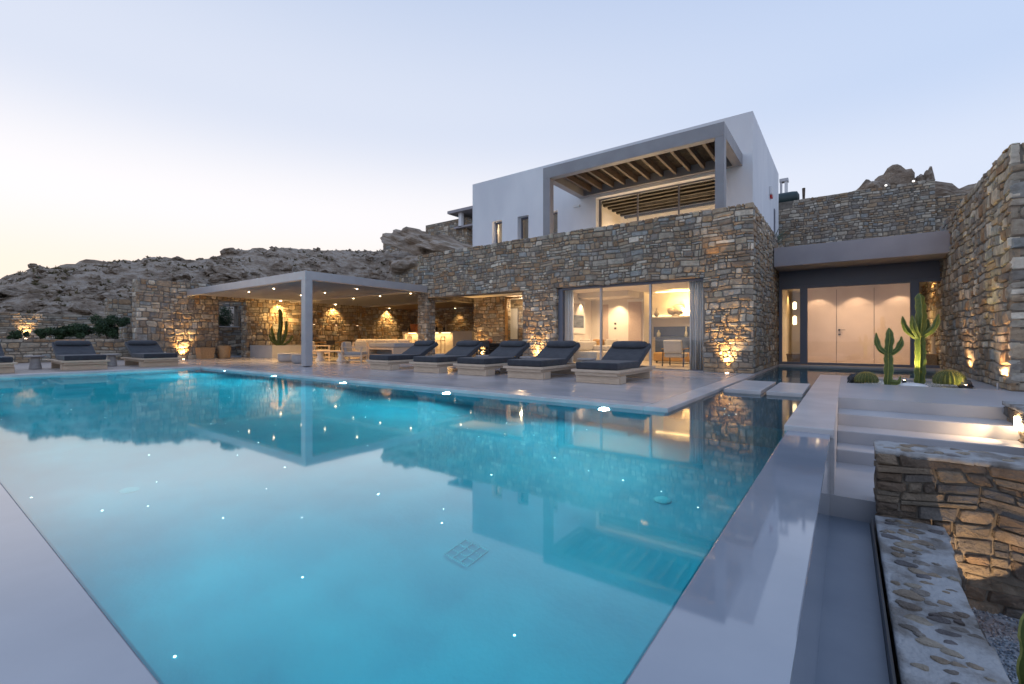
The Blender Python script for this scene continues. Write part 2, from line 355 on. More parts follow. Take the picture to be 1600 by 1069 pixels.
def stone_panel(parent, O, U, V, W_, H_, holes=(), seed=1, ch=(.10,.27), cw=(.15,.52), quota=120, m=None, proud=.026, back=.10, gap=.0065, warp=.022, topjit=.02, jit=.17, cells=None):
    """rubble facing: each cell becomes one chamfered, uneven stone; the nearest become parts, the rest one stuff part"""
    rng = random.Random(seed); O, U, V = Vector(O), Vector(U), Vector(V); Nn = U.cross(V)
    cells = cells or panel_cells(W_, H_, holes, rng, ch, cw)
    m = m or M['stone']; org = Vector(origin(parent))
    def wp(u, v):
        e = min(1, u/.3, (W_-u)/.3, v/.3, (H_-v)/.3) ; e = max(0, e)
        return (u + e*warp*(math.sin(v*3.1+seed)+.6*math.sin(v*7.3+u*2+seed*2)), v + e*warp*(math.sin(u*2.3+seed*3)+.7*math.sin(u*5.9+v*3)))
    items = []
    for (u0, u1, v0, v1) in cells:
        w, h = u1-u0, v1-v0
        if w < .03 or h < .03: continue
        g = gap; k = min(w, h)*jit
        if abs(v1 - H_) < 1e-4: v1 += rng.uniform(-topjit, topjit*.4)
        c = min(w, h)*rng.choice((.04,.07,.10,.18))
        a0, a1, b0, b1 = u0+g, u1-g, v0+g, v1-g
        j = lambda s=1: rng.uniform(0, k*s)
        P = [(a0+c+j(), b0+j(.5)), (a1-c-j(), b0+j(.5)), (a1-j(.5), b0+c+j()), (a1-j(.5), b1-c-j()), (a1-c-j(), b1-j(.5)), (a0+c+j(), b1-j(.5)), (a0+j(.5), b1-c-j()), (a0+j(.5), b0+c+j())]
        cu, cv = (a0+a1)/2, (b0+b1)/2
        pr = proud*rng.uniform(.5, 1.5); tu, tv = rng.uniform(-.35, .35), rng.uniform(-.35, .35)
        rings = []
        bev = min(.03, min(w, h)*.12)
        def pt(u, v, n):
            uu, vv = wp(u, v); q = O + U*uu + V*vv + Nn*n - org; return (q.x, q.y, q.z)
        vs = [pt(u, v, -back) for u, v in P] + [pt(u, v, pr*.25) for u, v in P]
        for u, v in P:
            du, dv = cu-u, cv-v; l = math.hypot(du, dv) or 1
            uu, vv = u+du/l*bev, v+dv/l*bev
            vs.append(pt(uu, vv, pr + (uu-cu)*tu*.12 + (vv-cv)*tv*.2 + rng.uniform(-.2,.2)*pr))
        vs.append(pt(cu+rng.uniform(-.2,.2)*w, cv+rng.uniform(-.2,.2)*h, pr*rng.uniform(1.0, 1.35)))
        fs = []
        for r in (0, 1):
            for i in range(8):
                n = (i+1) % 8; fs.append((r*8+i, r*8+n, (r+1)*8+n, (r+1)*8+i))
        fs += [(16+i, 16+(i+1) % 8, 24) for i in range(8)]
        cen = O + U*cu + V*cv
        items.append((w*h/((cen-CAMP).length_squared), vs, fs))
    items.sort(key=lambda t: -t[0])
    for s, vs, fs in items[:quota]:
        me = bpy.data.meshes.new('stone'); me.from_pydata(vs, [], fs); me.materials.append(m)
        o = bpy.data.objects.new('stone', me); COL.objects.link(o); o.parent = parent
    rest = items[quota:]
    if rest:
        av, af = [], []
        for s, vs, fs in rest:
            b = len(av); av += vs; af += [tuple(b+i for i in f) for f in fs]
        me = bpy.data.meshes.new('stonework'); me.from_pydata(av, [], af); me.materials.append(m)
        o = bpy.data.objects.new('stonework', me); COL.objects.link(o); o.parent = parent; o['kind'] = 'stuff'
X_, Y_, Z_ = (1,0,0), (0,1,0), (0,0,1); NX = (-1,0,0); NY = (0,-1,0)

# ------------------------------------------------------------------ sea, ground, hillside
sea = MB().quad((-3000,-3000,-14),(3000,-3000,-14),(3000,3000,-14),(-3000,3000,-14)).build('sea', M['sea'], kind='structure')
FPX, HY, TH = 714.0, 529.5, R(36.15)
def ridge(px):
    P = [(-1500,470),(-700,478),(-300,462),(-100,452),(0,441),(40,432),(55,426),(92,423),(100,429),(120,422),(150,420),(200,412),(250,406),(300,403),(345,400),(400,394),(450,392),(520,391),(590,393),(640,392),(760,392),(900,400),(1200,430),(1500,430),(1700,430),(2600,440)]
    return float(np.interp(px, [p[0] for p in P], [p[1] for p in P]))
def dist_out(x, y):
    a = max(-32.4 - x, 0); b = max(y - 26.5, 0); return math.hypot(a, b)
def hill_z(x, y, fine=True):
    w = -math.sin(TH)*x + math.cos(TH)*y; u = math.cos(TH)*x + math.sin(TH)*y
    d = dist_out(x, y)
    if w > 4: py = ridge(800 + FPX*u/w)
    else: py = 478
    wr = float(np.interp(800+FPX*u/max(w, 1), [0,300,450,650], [46,48,57,64]))
    rz = .95 + wr*(HY - py)/FPX                      # height the ridge reaches at its distance
    g = min(1, d/17); g = g*g*(3-2*g)
    base = .6 + .04*d
    z = base + (rz - base)*g if w > 4 else base + 2*g
    z -= 1.15*g + .5*max(0, min(1, (-y+14)/14))*g
    z += max(0, d-17)*.015 - max(0, d-24)**1.3*.03
    if x > -6 and y > 26.6: z = max(z, 6.3 - abs(x-2)*.05 - max(0, d-8)*.02)
    if fine:
        p = Vector((x*.16+3, y*.16, z*.1)); q = Vector((x*.10+.05*y, (y-.6*x)*.24, 1.7))
        amp = min(1, d/3)*(1-.45*g)
        z += amp*(1.1*(noise.ridged_multi_fractal(q, 1, 2.1, 5, 1, 2) - 1.25)*.55 + .5*noise.fractal(p*2.2, 1, 2, 5))
        z += amp*.42*(noise.voronoi(Vector((x*.33+.2*z,y*.6,3+z*.5)))[0][0] - .35)*-1.1
        z += amp*.30*(noise.voronoi(Vector((x*1.0,y*1.5,z)))[0][0] - .35)*-1.6 + amp*.26*noise.fractal(Vector((x*1.7,y*1.9,z*2)), .8, 2.1, 4)
        z += amp*.5*(abs(((x*.25+y*.7+1.2*noise.noise(Vector((x*.2,y*.2,5)))) % 1.7)/1.7-.5)-.25)
    return z
def make_hill():
    vs, fs = [], []; nx, ny = 560, 330
    # polar-ish sheet: dense where it lies close to the house
    A = np.linspace(R(18), R(208), nx); Rr = 24 + (np.linspace(0, 1, ny)**1.7)*130
    for i in range(ny):
        for j in range(nx):
            x = -2 + Rr[i]*math.cos(A[j])*1.0; y = 4 + Rr[i]*math.sin(A[j])
            vs.append((x, y, hill_z(x, y) if dist_out(x, y) > 0 else -1.6))
    for i in range(ny-1):
        for j in range(nx-1):
            a = i*nx+j; fs.append((a, a+nx, a+nx+1, a+1))
    m = MB(); m.v = vs; m.f = fs
    return m.build('hillside', M['rock'], kind='structure', smooth=False)
hill = make_hill()
gm = MB(); gm.box(-60, -32.0, -70, 60, -14, -.6); gm.box(-32.0, 30, 18, 60, -14, -1.7); gm.box(2.9, 30, -12, 18, -14, -1.7)
gm.build('ground', M['rock'], kind='structure')
def rock_mesh(seed, sz=(1,1,1), sub=2, rough=.35):
    import bmesh
    bm = bmesh.new(); bmesh.ops.create_icosphere(bm, subdivisions=sub, radius=1)
    for v in bm.verts:
        p = v.co.copy(); n = noise.noise(p*1.3 + Vector((seed*7.1, 0, 0))) + .5*noise.noise(p*3 + Vector((0, seed*3.3, 0)))
        q = p*(1 + rough*n)
        q = Vector((q.x*sz[0], q.y*sz[1], max(q.z, -.45)*sz[2])); v.co = q
    me = bpy.data.meshes.new('boulder'); bm.to_mesh(me); bm.free(); me.materials.append(M['rock']); return me
rocks = [rock_mesh(s, (1.15, .95, .7), 3, .75) for s in range(9)]
rng = random.Random(5)
k = 0
while k < 290:
    px = rng.uniform(-200, 700); w = rng.uniform(27, 62)
    u = (px-800)/FPX*w; x = -math.sin(TH)*w + math.cos(TH)*u; y = math.cos(TH)*w + math.sin(TH)*u
    if dist_out(x, y) < 1.5 or (dist_out(x, y) > 11 and rng.random() < .8): continue
    o = bpy.data.objects.new('boulder', rocks[k % 9]); COL.objects.link(o); o.parent = hill
    s = rng.choice((.2, .25, .3, .4, .6)); o.location = (x, y, hill_z(x, y) - .1*s); o.scale = (s*1.4, s*1.2, s*rng.uniform(.9, 1.7))
    o.rotation_euler = (rng.uniform(-.25,.25), rng.uniform(-.25,.25), rng.uniform(0, 6.3)); k += 1
def boulder(name, label, x, y, z, s, seed, rot=(0,0,0), m=None, sub=4):
    me = rock_mesh(seed, (1,1,1), sub, .55)
    if m: me.materials.clear(); me.materials.append(m)
    o = bpy.data.objects.new(name, me); COL.objects.link(o); o.location = (x,y,z); o.scale = s; o.rotation_euler = rot
    return tag(o, label, 'rock')
av, af = MB(), MB(); rng = random.Random(77)
base_ = [(1,0,0),(-.9,.1,0),(0,1,.1),(.1,-1,0),(0,0,.7),(0,0,-.6)]; F_ = [(0,2,4),(2,1,4),(1,3,4),(3,0,4),(2,0,5),(1,2,5),(3,1,5),(0,3,5)]
k = 0
while k < 15000:
    px = rng.uniform(-250, 720) if k < 13500 else rng.uniform(1200, 1600); w = rng.uniform(26.5, 66); u = (px-800)/FPX*w; x = -math.sin(TH)*w + math.cos(TH)*u; y = math.cos(TH)*w + math.sin(TH)*u
    if dist_out(x, y) < .6: k += 1; continue
    z = hill_z(x, y); k += 1
    if noise.noise(Vector((x*.35, y*.35, 2))) < -.1: continue
    if rng.random() < .55:
        q = rng.choice((.07, .1, .14, .2, .32)); a_ = rng.uniform(0, 6.3); c_, s_ = math.cos(a_), math.sin(a_)
        av.add([(x+q*(p[0]*c_-p[1]*s_*.7), y+q*(p[0]*s_+p[1]*c_*.7), z+q*p[2]*rng.uniform(.6,1.2)) for p in base_], F_)
    else:
        q = rng.uniform(.12, .34)
        for _ in range(7):
            d = Vector((rng.gauss(0,1), rng.gauss(0,1), abs(rng.gauss(.6,.8)))).normalized()*q; sd = d.cross(Vector((rng.gauss(0,1),rng.gauss(0,1),.2))).normalized()*q*.22
            c_ = Vector((x, y, z-.03)); af.add([c_-sd, c_+sd, c_+d], [(0,1,2)])
av.build('scree', M['rock'], kind='stuff'); M['scrub'] = mat('dry_scrub', (.08,.07,.03), (.17,.13,.07), .9, 2); af.build('dry_scrub', M['scrub'], kind='stuff')
boulder('boulder', 'large rounded boulder standing on the skyline at far left', -57.5, 12.5, 6.5, (2.6,3.0,1.4), 21)
boulder('boulder', 'tilted slab-like rock jutting behind the left end of the stone storey', -38.5, 34.5, 11.2, (3.6,2.0,1.6), 22, (.1,.35,.3))
boulder('boulder', 'long sloping rock ledge right under the upper stone house', -33.5, 35, 10.2, (4.6,2.4,1.2), 23, (0,.3,.2))
boulder('boulder', 'round boulder low between the hill wall and the stone storey', -33.5, 29.5, 7.6, (2.2,1.8,1.0), 24)
boulder('boulder', 'brown rock mass leaning left of the peak above the retaining wall', 1.0, 31.5, 7.8, (1.3,1.6,1.6), 25, (.1,.2,.4))
boulder('boulder', 'highest brown rock peak above the retaining wall', 2.05, 32, 8.2, (1.2,1.5,1.75), 26, (.2,0,1))
boulder('boulder', 'pointed small rock right of the brown peak', 3.3, 32, 8.5, (.42,.6,1.15), 27, (0,.1,0))
boulder('boulder', 'low rock ridge sloping right towards the tall stone wall', 4.2, 32, 7.6, (1.9,1.8,1.15), 28, (0,.15,.2))
boulder('boulder', 'grey rock slab under the pointed rock, above the retaining wall step', 3.6, 29.8, 6.4, (1.5,1.4,1.2), 29)
boulder('boulder', 'rock shoulder filling the hill behind the tall right wall', 7.0, 33, 7.3, (2.6,2,1.4), 30)

ow = MB(); rng = random.Random(31); n_ = 0; path = []
for i in range(90):
    px = -120 + i*3.9; py = 500 - (px+120)*.166; best = None
    for k in range(60):
        w = 29 + k*.45; u = (px-800)/FPX*w; x = -math.sin(TH)*w + math.cos(TH)*u; y = math.cos(TH)*w + math.sin(TH)*u; z = hill_z(x, y)
        e = abs((HY-py)/FPX*w + .95 - z)
        if dist_out(x, y) > 2 and (best is None or e < best[0]): best = (e, x, y, z)
    if best: path.append(best[1:])
pts_ = [tuple(sum(p[c] for p in path[max(0,i-4):i+5])/len(path[max(0,i-4):i+5]) for c in range(3)) for i in range(len(path))]
for (x, y, z) in pts_:
    for k in range(11):
        q = rng.uniform(.10, .22); xx, yy = x+rng.uniform(-.3,.3), y+rng.uniform(-.3,.3); ow.add([(xx+q*p[0], yy+q*p[1]*.8, hill_z(xx,yy)+rng.uniform(0,.62)+q*p[2]) for p in base_], F_)
o = ow.build('dry_stone_wall', M['mortar']); tag(o, 'old tumbled dry stone wall, a dark line of rubble climbing the hillside', 'wall')

# ------------------------------------------------------------------ pool, terrace, platform
WZ = -.055
PL, PR, PN, PF = -17.72, -.52, .47, 6.33
def slab(name, m, *b, bevel=0, parent=None, kind='structure'): return B(*b).build(name, m, parent, bevel=bevel, kind=None if parent else kind)
terr = slab('terrace', M['concrete'], -27, -2.02, PF+.30, 22.6, -.5, 0)
slab('terrace_edge', M['coping'], PL-.03, -2.30, PF-.04, PF+.30, -.095, .002, bevel=.012, parent=terr)
slab('terrace_edge', M['coping'], -2.30, -1.96, PF-.04, 13.75, -.095, .002, bevel=.012, parent=terr)
slab('terrace_edge', M['coping'], -2.30, -1.99, 13.75, 19.3, -.095, .001, parent=terr)
slab('terrace_base', M['pool'], PL, -2.02, PF, PF+.30, -1.6, -.096, parent=terr)
slab('terrace_base', M['poolsh'], -2.3, -2.02, PF+.30, 19.3, -1.6, -.096, parent=terr)
bas = B(PL-.3, PR+.0, PN, PF, -1.62, -1.42).build('pool_basin', M['pool'], kind='structure')
B(-2.02, -.5, PF, 14.6, -.62, -.42).build('shallow_floor', M['poolsh'], bas)
B(-2.02, 2.4, 14.6, 19.3, -.62, -.42).build('shallow_floor', M['poolsh'], bas)
B(-2.02, PR, PF-.05, PF, -1.42, -.42).build('basin_wall', M['poolsh'], bas)
B(PL-.3, PL, PN, PF, -1.42, -.05).build('basin_wall', M['pool'], bas)
B(-2.02, 2.45, 19.3, 19.42, -.6, .0).build('basin_wall', M['coping'], bas)
MB().add([(PL,PN,WZ),(PR,PN,WZ),(PR,PF,WZ),(PL,PF,WZ),(-2.02,PF,WZ),(PR,19.3,WZ),(-2.02,19.3,WZ),(2.3,14.62,WZ),(2.3,19.3,WZ),(PR,14.62,WZ)],
         [(0,1,2,4,3),(4,2,9,5,6),(9,7,8,5)]).build('pool_water', M['water'], kind='structure')
# weir walls, the water runs over them
wr = B(PR, -.13, PN, 5.85, -1.5, WZ+.004).build('weir_wall', M['wet'], kind='structure', bevel=.006)
B(PL-.3, -.13, -.6, PN, -1.5, WZ+.004).build('weir_wall', M['wet'], kind='structure', bevel=.006)
# long block and entrance platform, cut out for the cactus bed
plat = B(PR, -.10, 5.85, 14.6, -1.5, -.096).build('entrance_platform', M['coping'], kind='structure')
B(PR-.03, -.10, 5.82, 14.62, -.095, .004).build('platform_edge', M['coping'], plat, bevel=.01)
bx0, bx1, by0, by1 = .02, 2.0, 12.2, 13.85
pm = MB(); pm.box(-.10, 6.5, 9.1, by0, -1.5, 0); pm.box(-.10, bx0, by0, by1, -1.5, 0); pm.box(bx1, 6.5, by0, by1, -1.5, 0); pm.box(-.10, 2.45, by1, 14.62, -1.5, 0); pm.box(2.25, 2.8, 14.62, 19.3, -1.5, 0)
pm.build('platform_top', M['concrete2'], plat)
# steps down to the channel
st = B(-.13, 2.6, 5.83, 7.43, -1.5, -.68).build('steps', M['concrete2'], kind='structure')
for i, (ya, yb) in enumerate(((8.45, 9.1), (7.93, 8.45), (7.43, 7.93))):
    B(-.10, 1.9, ya, yb, -1.4, -.17*(i+1)).build('step', M['concrete2'], st, bevel=.012)
ch = B(-.13, .19, -1.0, 5.83, -1.5, -.90).build('overflow_channel', M['channel'], kind='structure')
# stepping slabs in the shallow water
def step_slab(label, x0, x1, y0, y1):
    t = thing('stepping_slab', label, 'stepping slab', ((x0+x1)/2, (y0+y1)/2, -.42), 'slabs in the shallow water')
    B(x0, x1, y0, y1, -.085, .012).build('slab_top', M['coping'], t, bevel=.01)
    B(x0+.03, x1-.03, y0+.03, y1-.03, -.42, -.086).build('slab_base', M['poolsh'], t)
step_slab('pale square slab in the water next to the terrace edge', -1.86, -1.24, 9.3, 11.5)
step_slab('pale square slab in the water next to the entrance platform', -1.15, -.60, 9.3, 11.4)
# left deck, plank by plank
deck = B(-27, PL-.33, -12, PF+.30, -.5, -.035).build('timber_deck', M['mortar'], kind='structure')
B(PL-.33, PL+.02, -12, PF+.02, -.5, .0).build('deck_edge', M['coping'], deck, bevel=.01)
pk = B(-27, PL-.335, 0, .138, -.035, -.001); me = pk.mesh('plank'); me.materials.append(M['deck'])
for i in range(126):
    o = bpy.data.objects.new('plank', me); COL.objects.link(o); o.parent = deck; o.location = (0, PF+.16 - i*.146, 0)
# pool floor stars, drains
rng = random.Random(11)
me = MB().lathe([(.001,0),(.006,.003),(.006,.006),(.001,.009)], n=8).mesh('star_light'); me.materials.append(M['star'])
for i in range(120):
    if i < 96: x, y, z = rng.uniform(PL+.3, PR-.2), rng.uniform(PN+.2, PF-.3), -1.42
    else: x, y, z = rng.uniform(-1.9, -.7), rng.uniform(PF+.3, 17), -.42
    o = bpy.data.objects.new('star_light', me); COL.objects.link(o); o.parent = bas; o.location = (x, y, z); s = rng.choice((.6, .8, 1, 1.3)); o.scale = (s, s, 1)
M['drain'] = mat('drain_cover', (.02,.46,.55), (.03,.50,.6), .5, 5)
gr = MB(); g0x, g0y, gs = -2.40, 2.44, .23
for i in range(4):
    gr.bar((g0x+gs/3*i, g0y, -1.413), (g0x+gs/3*i, g0y+gs, -1.413), .005, .008); gr.bar((g0x, g0y+gs/3*i, -1.4125), (g0x+gs, g0y+gs/3*i, -1.4125), .005, .007)
tag(gr.build('drain_grate', M['drain']), 'square grid drain cover on the pool floor', 'drain')
for lab, x, y in (('round floor inlet cover near the right pool wall', -1.35, 4.17), ('round floor inlet cover in the left half of the pool', -5.25, 1.3)):
    t = MB().lathe([(.075,-1.42),(.075,-1.41),(.05,-1.405),(.01,-1.402)], (x,y,0), 20).build('inlet_cover', M['drain']); tag(t, lab, 'inlet cover', 'round covers on the pool floor')
def light(name, kind, loc, power, color=WARM, size=.05, rot=None, target=None, spot=60, blend=.5, sy=None, parent=None):
    d = bpy.data.lights.new(name, kind); d.energy = power*LK; d.color = color
    if kind == 'SPOT': d.spot_size = R(spot); d.spot_blend = blend; d.shadow_soft_size = size
    elif kind == 'AREA':
        d.size = size
        if sy: d.shape = 'RECTANGLE'; d.size_y = sy
    else: d.shadow_soft_size = size
    o = bpy.data.objects.new(name, d); COL.objects.link(o); o.location = loc
    if target is not None: o.rotation_euler = (Vector(target) - Vector(loc)).to_track_quat('-Z', 'Y').to_euler()
    elif rot: o.rotation_euler = rot
    if parent:
        o.parent = parent; o.location = Vector(loc) - Vector(origin(parent))
    return o
for k, x in enumerate([-16.6+1.9*i for i in range(9)]):  # lamps added out of sight to brighten the near pool floor
    t = thing('pool_lamp', ['first', 'second', 'third', 'fourth', 'fifth', 'sixth', 'seventh', 'eighth', 'ninth'][k] + ' unseen lamp from the left, added in the near pool wall to brighten the floor', 'pool lamp', (x, PN, -.6), 'unseen lamps added in the near pool wall')
    MB().tube([(x, PN+.012, -.55), (x, PN+.03, -.55)], .09, 16).build('rim', M['alu'], t)
    m = MB(); n = 16; m.add([(x+.07*math.cos(-a*6.283/n), PN+.032, -.55+.07*math.sin(-a*6.283/n)) for a in range(n)], [tuple(range(n))]).build('lens', M['poollamp'], t)
    light('pool_beam', 'SPOT', (x, PN+.07, -.40), 15, (.40, .95, .96), .08, target=(x, PN+3, -.62), spot=168, blend=.9, parent=t)
names = ['farthest pool lamp, under the far left end of the terrace edge', 'second pool lamp from the far left end of the terrace edge', 'pool lamp under the terrace edge in line with the pergola sofa', 'pool lamp under the terrace edge in line with the stone pier', 'nearest and brightest pool lamp, under the terrace corner']
for lab, x in zip(names, (-15.9, -12.7, -9.46, -6.13, -2.9)):
    t = thing('pool_lamp', lab, 'pool lamp', (x, PF, -.30), 'lamps along the pool wall')
    m = MB(); n = 16
    m.add([(x+.062*math.cos(a*6.283/n), PF-.012, -.22+.062*math.sin(a*6.283/n)) for a in range(n)], [tuple(range(n))]).build('lens', M['poollamp'], t)
    m = MB().tube([(x, PF, -.22), (x, PF-.010, -.22)], .09, 16).build('rim', M['alu'], t)
    light('pool_beam', 'SPOT', (x, PF-.05, -.30), 130, (.45, .97, 1), .08, target=(x-.3, PF-3, -.70), spot=165, blend=.9, parent=t)
B(PR-.012, PR-.002, PN, PF, -1.42, WZ-.02).build('basin_wall', M['pool'], bas)
B(PL, PR-.012, PN+.002, PN+.012, -1.42, WZ-.02).build('basin_wall', M['pool'], bas)

# ------------------------------------------------------------------ villa
V = thing('villa', 'two storey villa of rubble stone below and white render above, behind the pool', 'house', (-8, 14, 0))
FY, ZT, ZL = 13.9, 4.68, 2.74
XL, XR = -15.36, -2.02
def vp(name, m, *b, bevel=0, parent=None): return B(*b).build(name, m, parent or V, bevel=bevel)
body = MB(); Fb = FY+.03
body.box(XL+.03, -14.80, Fb, FY+.55, -.3, ZL); body.box(-9.68, -8.26, Fb, FY+.7, -.3, ZL); body.box(-3.33, XR-.03, Fb, FY+.7, -.3, ZL)
body.box(XL+.03, XR-.03, Fb, FY+.55, ZL, ZT-.05); body.box(XR-.6, XR-.03, FY+.7, 20.6, -.3, ZL); body.box(XR-.6, XR-.03, FY+.551, 25, ZL, ZT-.05)
body.box(XL+.03, XL+.5, FY+.551, 25, ZL, ZT-.05)
sw = body.build('stone_storey', M['mortar'], V)
stone_panel(sw, (XL, Fb, -.0), X_, Z_, XR-XL, ZT, holes=[(XL*0+.56, 5.68, -1, ZL), (7.12, 12.05, -1, ZL)], seed=3, quota=232, cw=(.12,.42), ch=(.085,.23))
stone_panel(sw, (XR-.03, FY+.02, 0), Y_, Z_, 11, ZT, seed=8, quota=46, cw=(.15,.4), ch=(.11,.26))
stone_panel(sw, (-14.80, FY, 0), Y_, Z_, .55, ZL, seed=4, quota=10, cw=(.14,.3), ch=(.12,.26))
stone_panel(sw, (-8.26, FY, 0), Y_, Z_, .20, ZL, seed=14, quota=0, cw=(.1,.2), ch=(.12,.26))
stone_panel(sw, (XL+.03, FY+.55, 0), NY, Z_, .55, ZT, seed=41, quota=0)
# stone lintel soffit over the open room
# white upper storey
WX0, WX1, WY0, WY1, WT = -15.3, -2.58, 17.55, 25.0, 8.78
up = MB(); a = WY0; bdep = .55
openings = [(-14.03,-13.42,5.2,6.70),(-12.5,-11.88,5.2,6.70),(-11.0,-10.32,5.2,6.65),(-8.46,-3.75,3.75,6.86)]
xs = WX0
for (o0, o1, z0, z1) in openings:
    up.box(xs, o0, a, a+bdep, 3.6, WT); up.box(o0, o1, a, a+bdep, z1, WT); up.box(o0, o1, a, a+bdep, 3.6, z0) if z0 > 3.8 else None
    xs = o1
up.box(xs, WX1, a, a+bdep, 3.6, WT); up.box(WX1-.35, WX1, a+bdep, WY1, 3.6, WT); up.box(WX0, WX0+.35, a+bdep, WY1, 3.6, WT)
up.box(WX0+.35, WX1-.35, WY1-.3, WY1, 3.6, WT); up.box(WX0+.35, WX1-.35, a+bdep, WY1-.3, 7.75, 8.35)
ups = up.build('upper_storey', M['render'], V)
vp('roof_slab', M['render'], XL+.5, XR-.6, FY+.551, WY1, 3.12, 3.6)
# small windows
for i, (o0, o1, z0, z1) in enumerate(openings[:3]):
    y = a+.30
    f = MB(); f.box(o0, o0+.07, y, y+.08, z0, z1); f.box(o1-.07, o1, y, y+.08, z0, z1); f.box(o0+.07, o1-.07, y, y+.08, z1-.08, z1); f.box(o0+.07, o1-.07, y, y+.08, z0, z0+.07)
    w = f.build('window', M['frame'], V); B(o0+.07, o1-.07, y+.03, y+.04, z0+.07, z1-.08).build('pane', M['glass'], w)
    B(o0, o1, y+.9, y+.95, z0-.5, z1+.3).build('room_wall', M['plaster'] if i != 1 else M['dark'], w)
    if i != 1: light('room_lamp', 'POINT', ((o0+o1)/2, y+.5, z1-.3), 7, WARM2, .1, parent=V)
# bedroom behind the wide upper window
bo0, bo1 = -8.46, -3.75
fr = MB(); y = a+.3
fr.box(bo0, bo0+.08, y, y+.1, 3.75, 6.86); fr.box(bo1-.08, bo1, y, y+.1, 3.75, 6.86); fr.box(bo0+.08, bo1-.08, y, y+.1, 6.80, 6.86)
bw = fr.build('wide_window', M['frame'], V)
for x in (-6.78, -5.16): B(x-.03, x+.03, y+.02, y+.08, 3.75, 6.80).build('mullion', M['frame'], bw)
for x0, x1 in ((bo0+.08, -6.81), (-6.75, -5.19), (-5.13, bo1-.08)): B(x0, x1, y+.045, y+.055, 3.75, 6.80).build('pane', M['glass'], bw)
rm = MB(); rm.box(-9.2, -9.1, a+.56, 22.6, 3.6, 7.6); rm.box(-3.2, -3.1, a+.56, 22.6, 3.6, 7.6); rm.box(-9.1, -3.2, 22.5, 22.6, 3.6, 7.6); rm.box(-9.1, -3.2, a+.56, 22.5, 7.4, 7.5)
vp('bedroom_wall', M['plaster'], -9.2, -9.1, a+.56, 22.6, 3.6, 7.6); vp('bedroom_wall', M['plaster'], -3.2, -3.1, a+.56, 22.6, 3.6, 7.6)
vp('bedroom_wall', M['plaster'], -9.1, -3.2, 22.5, 22.6, 3.6, 7.6); vp('bedroom_ceiling', M['dining'], -9.1, -3.2, a+.56, 22.5, 7.4, 7.5)
for i in range(8): vp('ceiling_beam', M['dining'], -9.1, -3.2, 18.6+i*.5, 18.78+i*.5, 7.08, 7.39)
vp('ceiling_rail', M['dark'], -7.0, -3.3, 18.9, 18.93, 6.62, 6.65)
for q in (-8.0,-6.2,-4.4): light('bedroom_lamp', 'SPOT', (q, 20.8, 6.95), 150, WARM2, .03, target=(q, 21.0, 3.6), spot=150, blend=1, parent=V)
light('bedroom_lamp', 'POINT', (-8.8, 20.4, 5.2), 22, WARM2, .12, parent=V)
B(-9.09, -9.06, 18.4, 19.3, 3.7, 6.5).build('curtain_panel', M['curtain'], V)
# plaster lining round the wide window
# balcony frame with rafters and reed mat
F0, F1, FYB, FT = -9.22, -2.9, 14.6, 7.38
bp = B(F0, F0+.30, FYB, FYB+.28, 3.6, FT-.421).build('balcony_frame', M['grey'], V, bevel=.008)
B(F1-.26, F1, FYB, FYB+.28, 3.6, FT-.421).build('post', M['grey'], bp, bevel=.008)
B(F0, F1, FYB, FYB+.28, FT-.42, FT).build('beam', M['grey'], bp, bevel=.008)
B(F0, F0+.28, FYB+.28, WY0-.002, FT-.42, FT).build('beam', M['grey'], bp, bevel=.008)
B(F1-.28, F1, FYB+.28, WY0-.002, FT-.42, FT).build('beam', M['grey'], bp, bevel=.008)
B(F0+.28, F1-.28, WY0-.2, WY0-.002, FT-.41, FT-.02).build('beam', M['grey'], bp)
for i in range(11):
    x = F0+.28+.5*(i+.55); B(x, x+.09, FYB+.28, WY0-.2, FT-.30, FT-.09).build('rafter', M['rafter'], bp)
rng = random.Random(2); rd = MB()
for i in range(150):
    yy = FYB+.29 + i*.0174; x = F0+.29
    rd.bar((F0+.29, yy, FT-.07+rng.uniform(-.012,.012)), (F1-.29, yy+rng.uniform(-.02,.02), FT-.07+rng.uniform(-.012,.012)), .013, .012)
rdo = rd.build('reed_mat', M['reed'], bp); rdo['kind'] = 'stuff'
B(F0+.29, F1-.29, FYB+.285, WY0-.21, FT-.05, FT-.035).build('reed_backing', M['reed'], bp)
light('balcony_lamp', 'POINT', (-6.1, 16.9, 5.6), 7, WARM, .3, parent=V)
for x in (-6.6, -4.4):
    B(x-.06, x+.06, WY0+.6, WY0+.72, 4.4, 5.02).build('table_lamp', M['bulb'], V)
B(-9.5, -9.2, WY0-.1, WY0-.001, 6.62, 6.70).build('wall_lamp', M['white'], V)
# alarm box and rainwater slot on the white side
t = thing('alarm_box', 'small white alarm box with red base on the white side wall', 'alarm box', (WX1, 22.0, 7.1))
B(WX1, WX1+.10, 21.75, 22.25, 6.99, 7.34).build('housing', M['white'], t, bevel=.03); B(WX1, WX1+.09, 21.85, 22.15, 6.87, 6.985).build('beacon', M['red'], t, bevel=.03)
B(WX1, WX1+.03, 23.2, 23.5, 5.2, 6.72).build('slit_window', M['frame'], V)
# living room
LR = -9.5
vp('room_wall', M['plaster'], LR-.1, LR, 14.61, 19.2, 0, 3.1); 
bwm = MB(); bwm.box(LR-.1, -7.0, 19.2, 19.35, 0, 3.1); bwm.box(-7.1, -7.0, 19.35, 20.2, 0, 3.1); bwm.box(-7.1, XR-.6, 20.2, 20.35, 0, 3.1)
bwm.build('room_wall', M['plaster'], V)
vp('room_ceiling', M['plaster'], LR, XR-.6, FY+.56, 20.4, 2.95, 3.1)
vp('room_ceiling', M['plaster'], LR+.01, -7.2, 17.9, 19.19, 2.72, 2.949)
vp('room_floor', M['floor'], LR, XR-.6, 14.0, 20.4, -.02, .006)
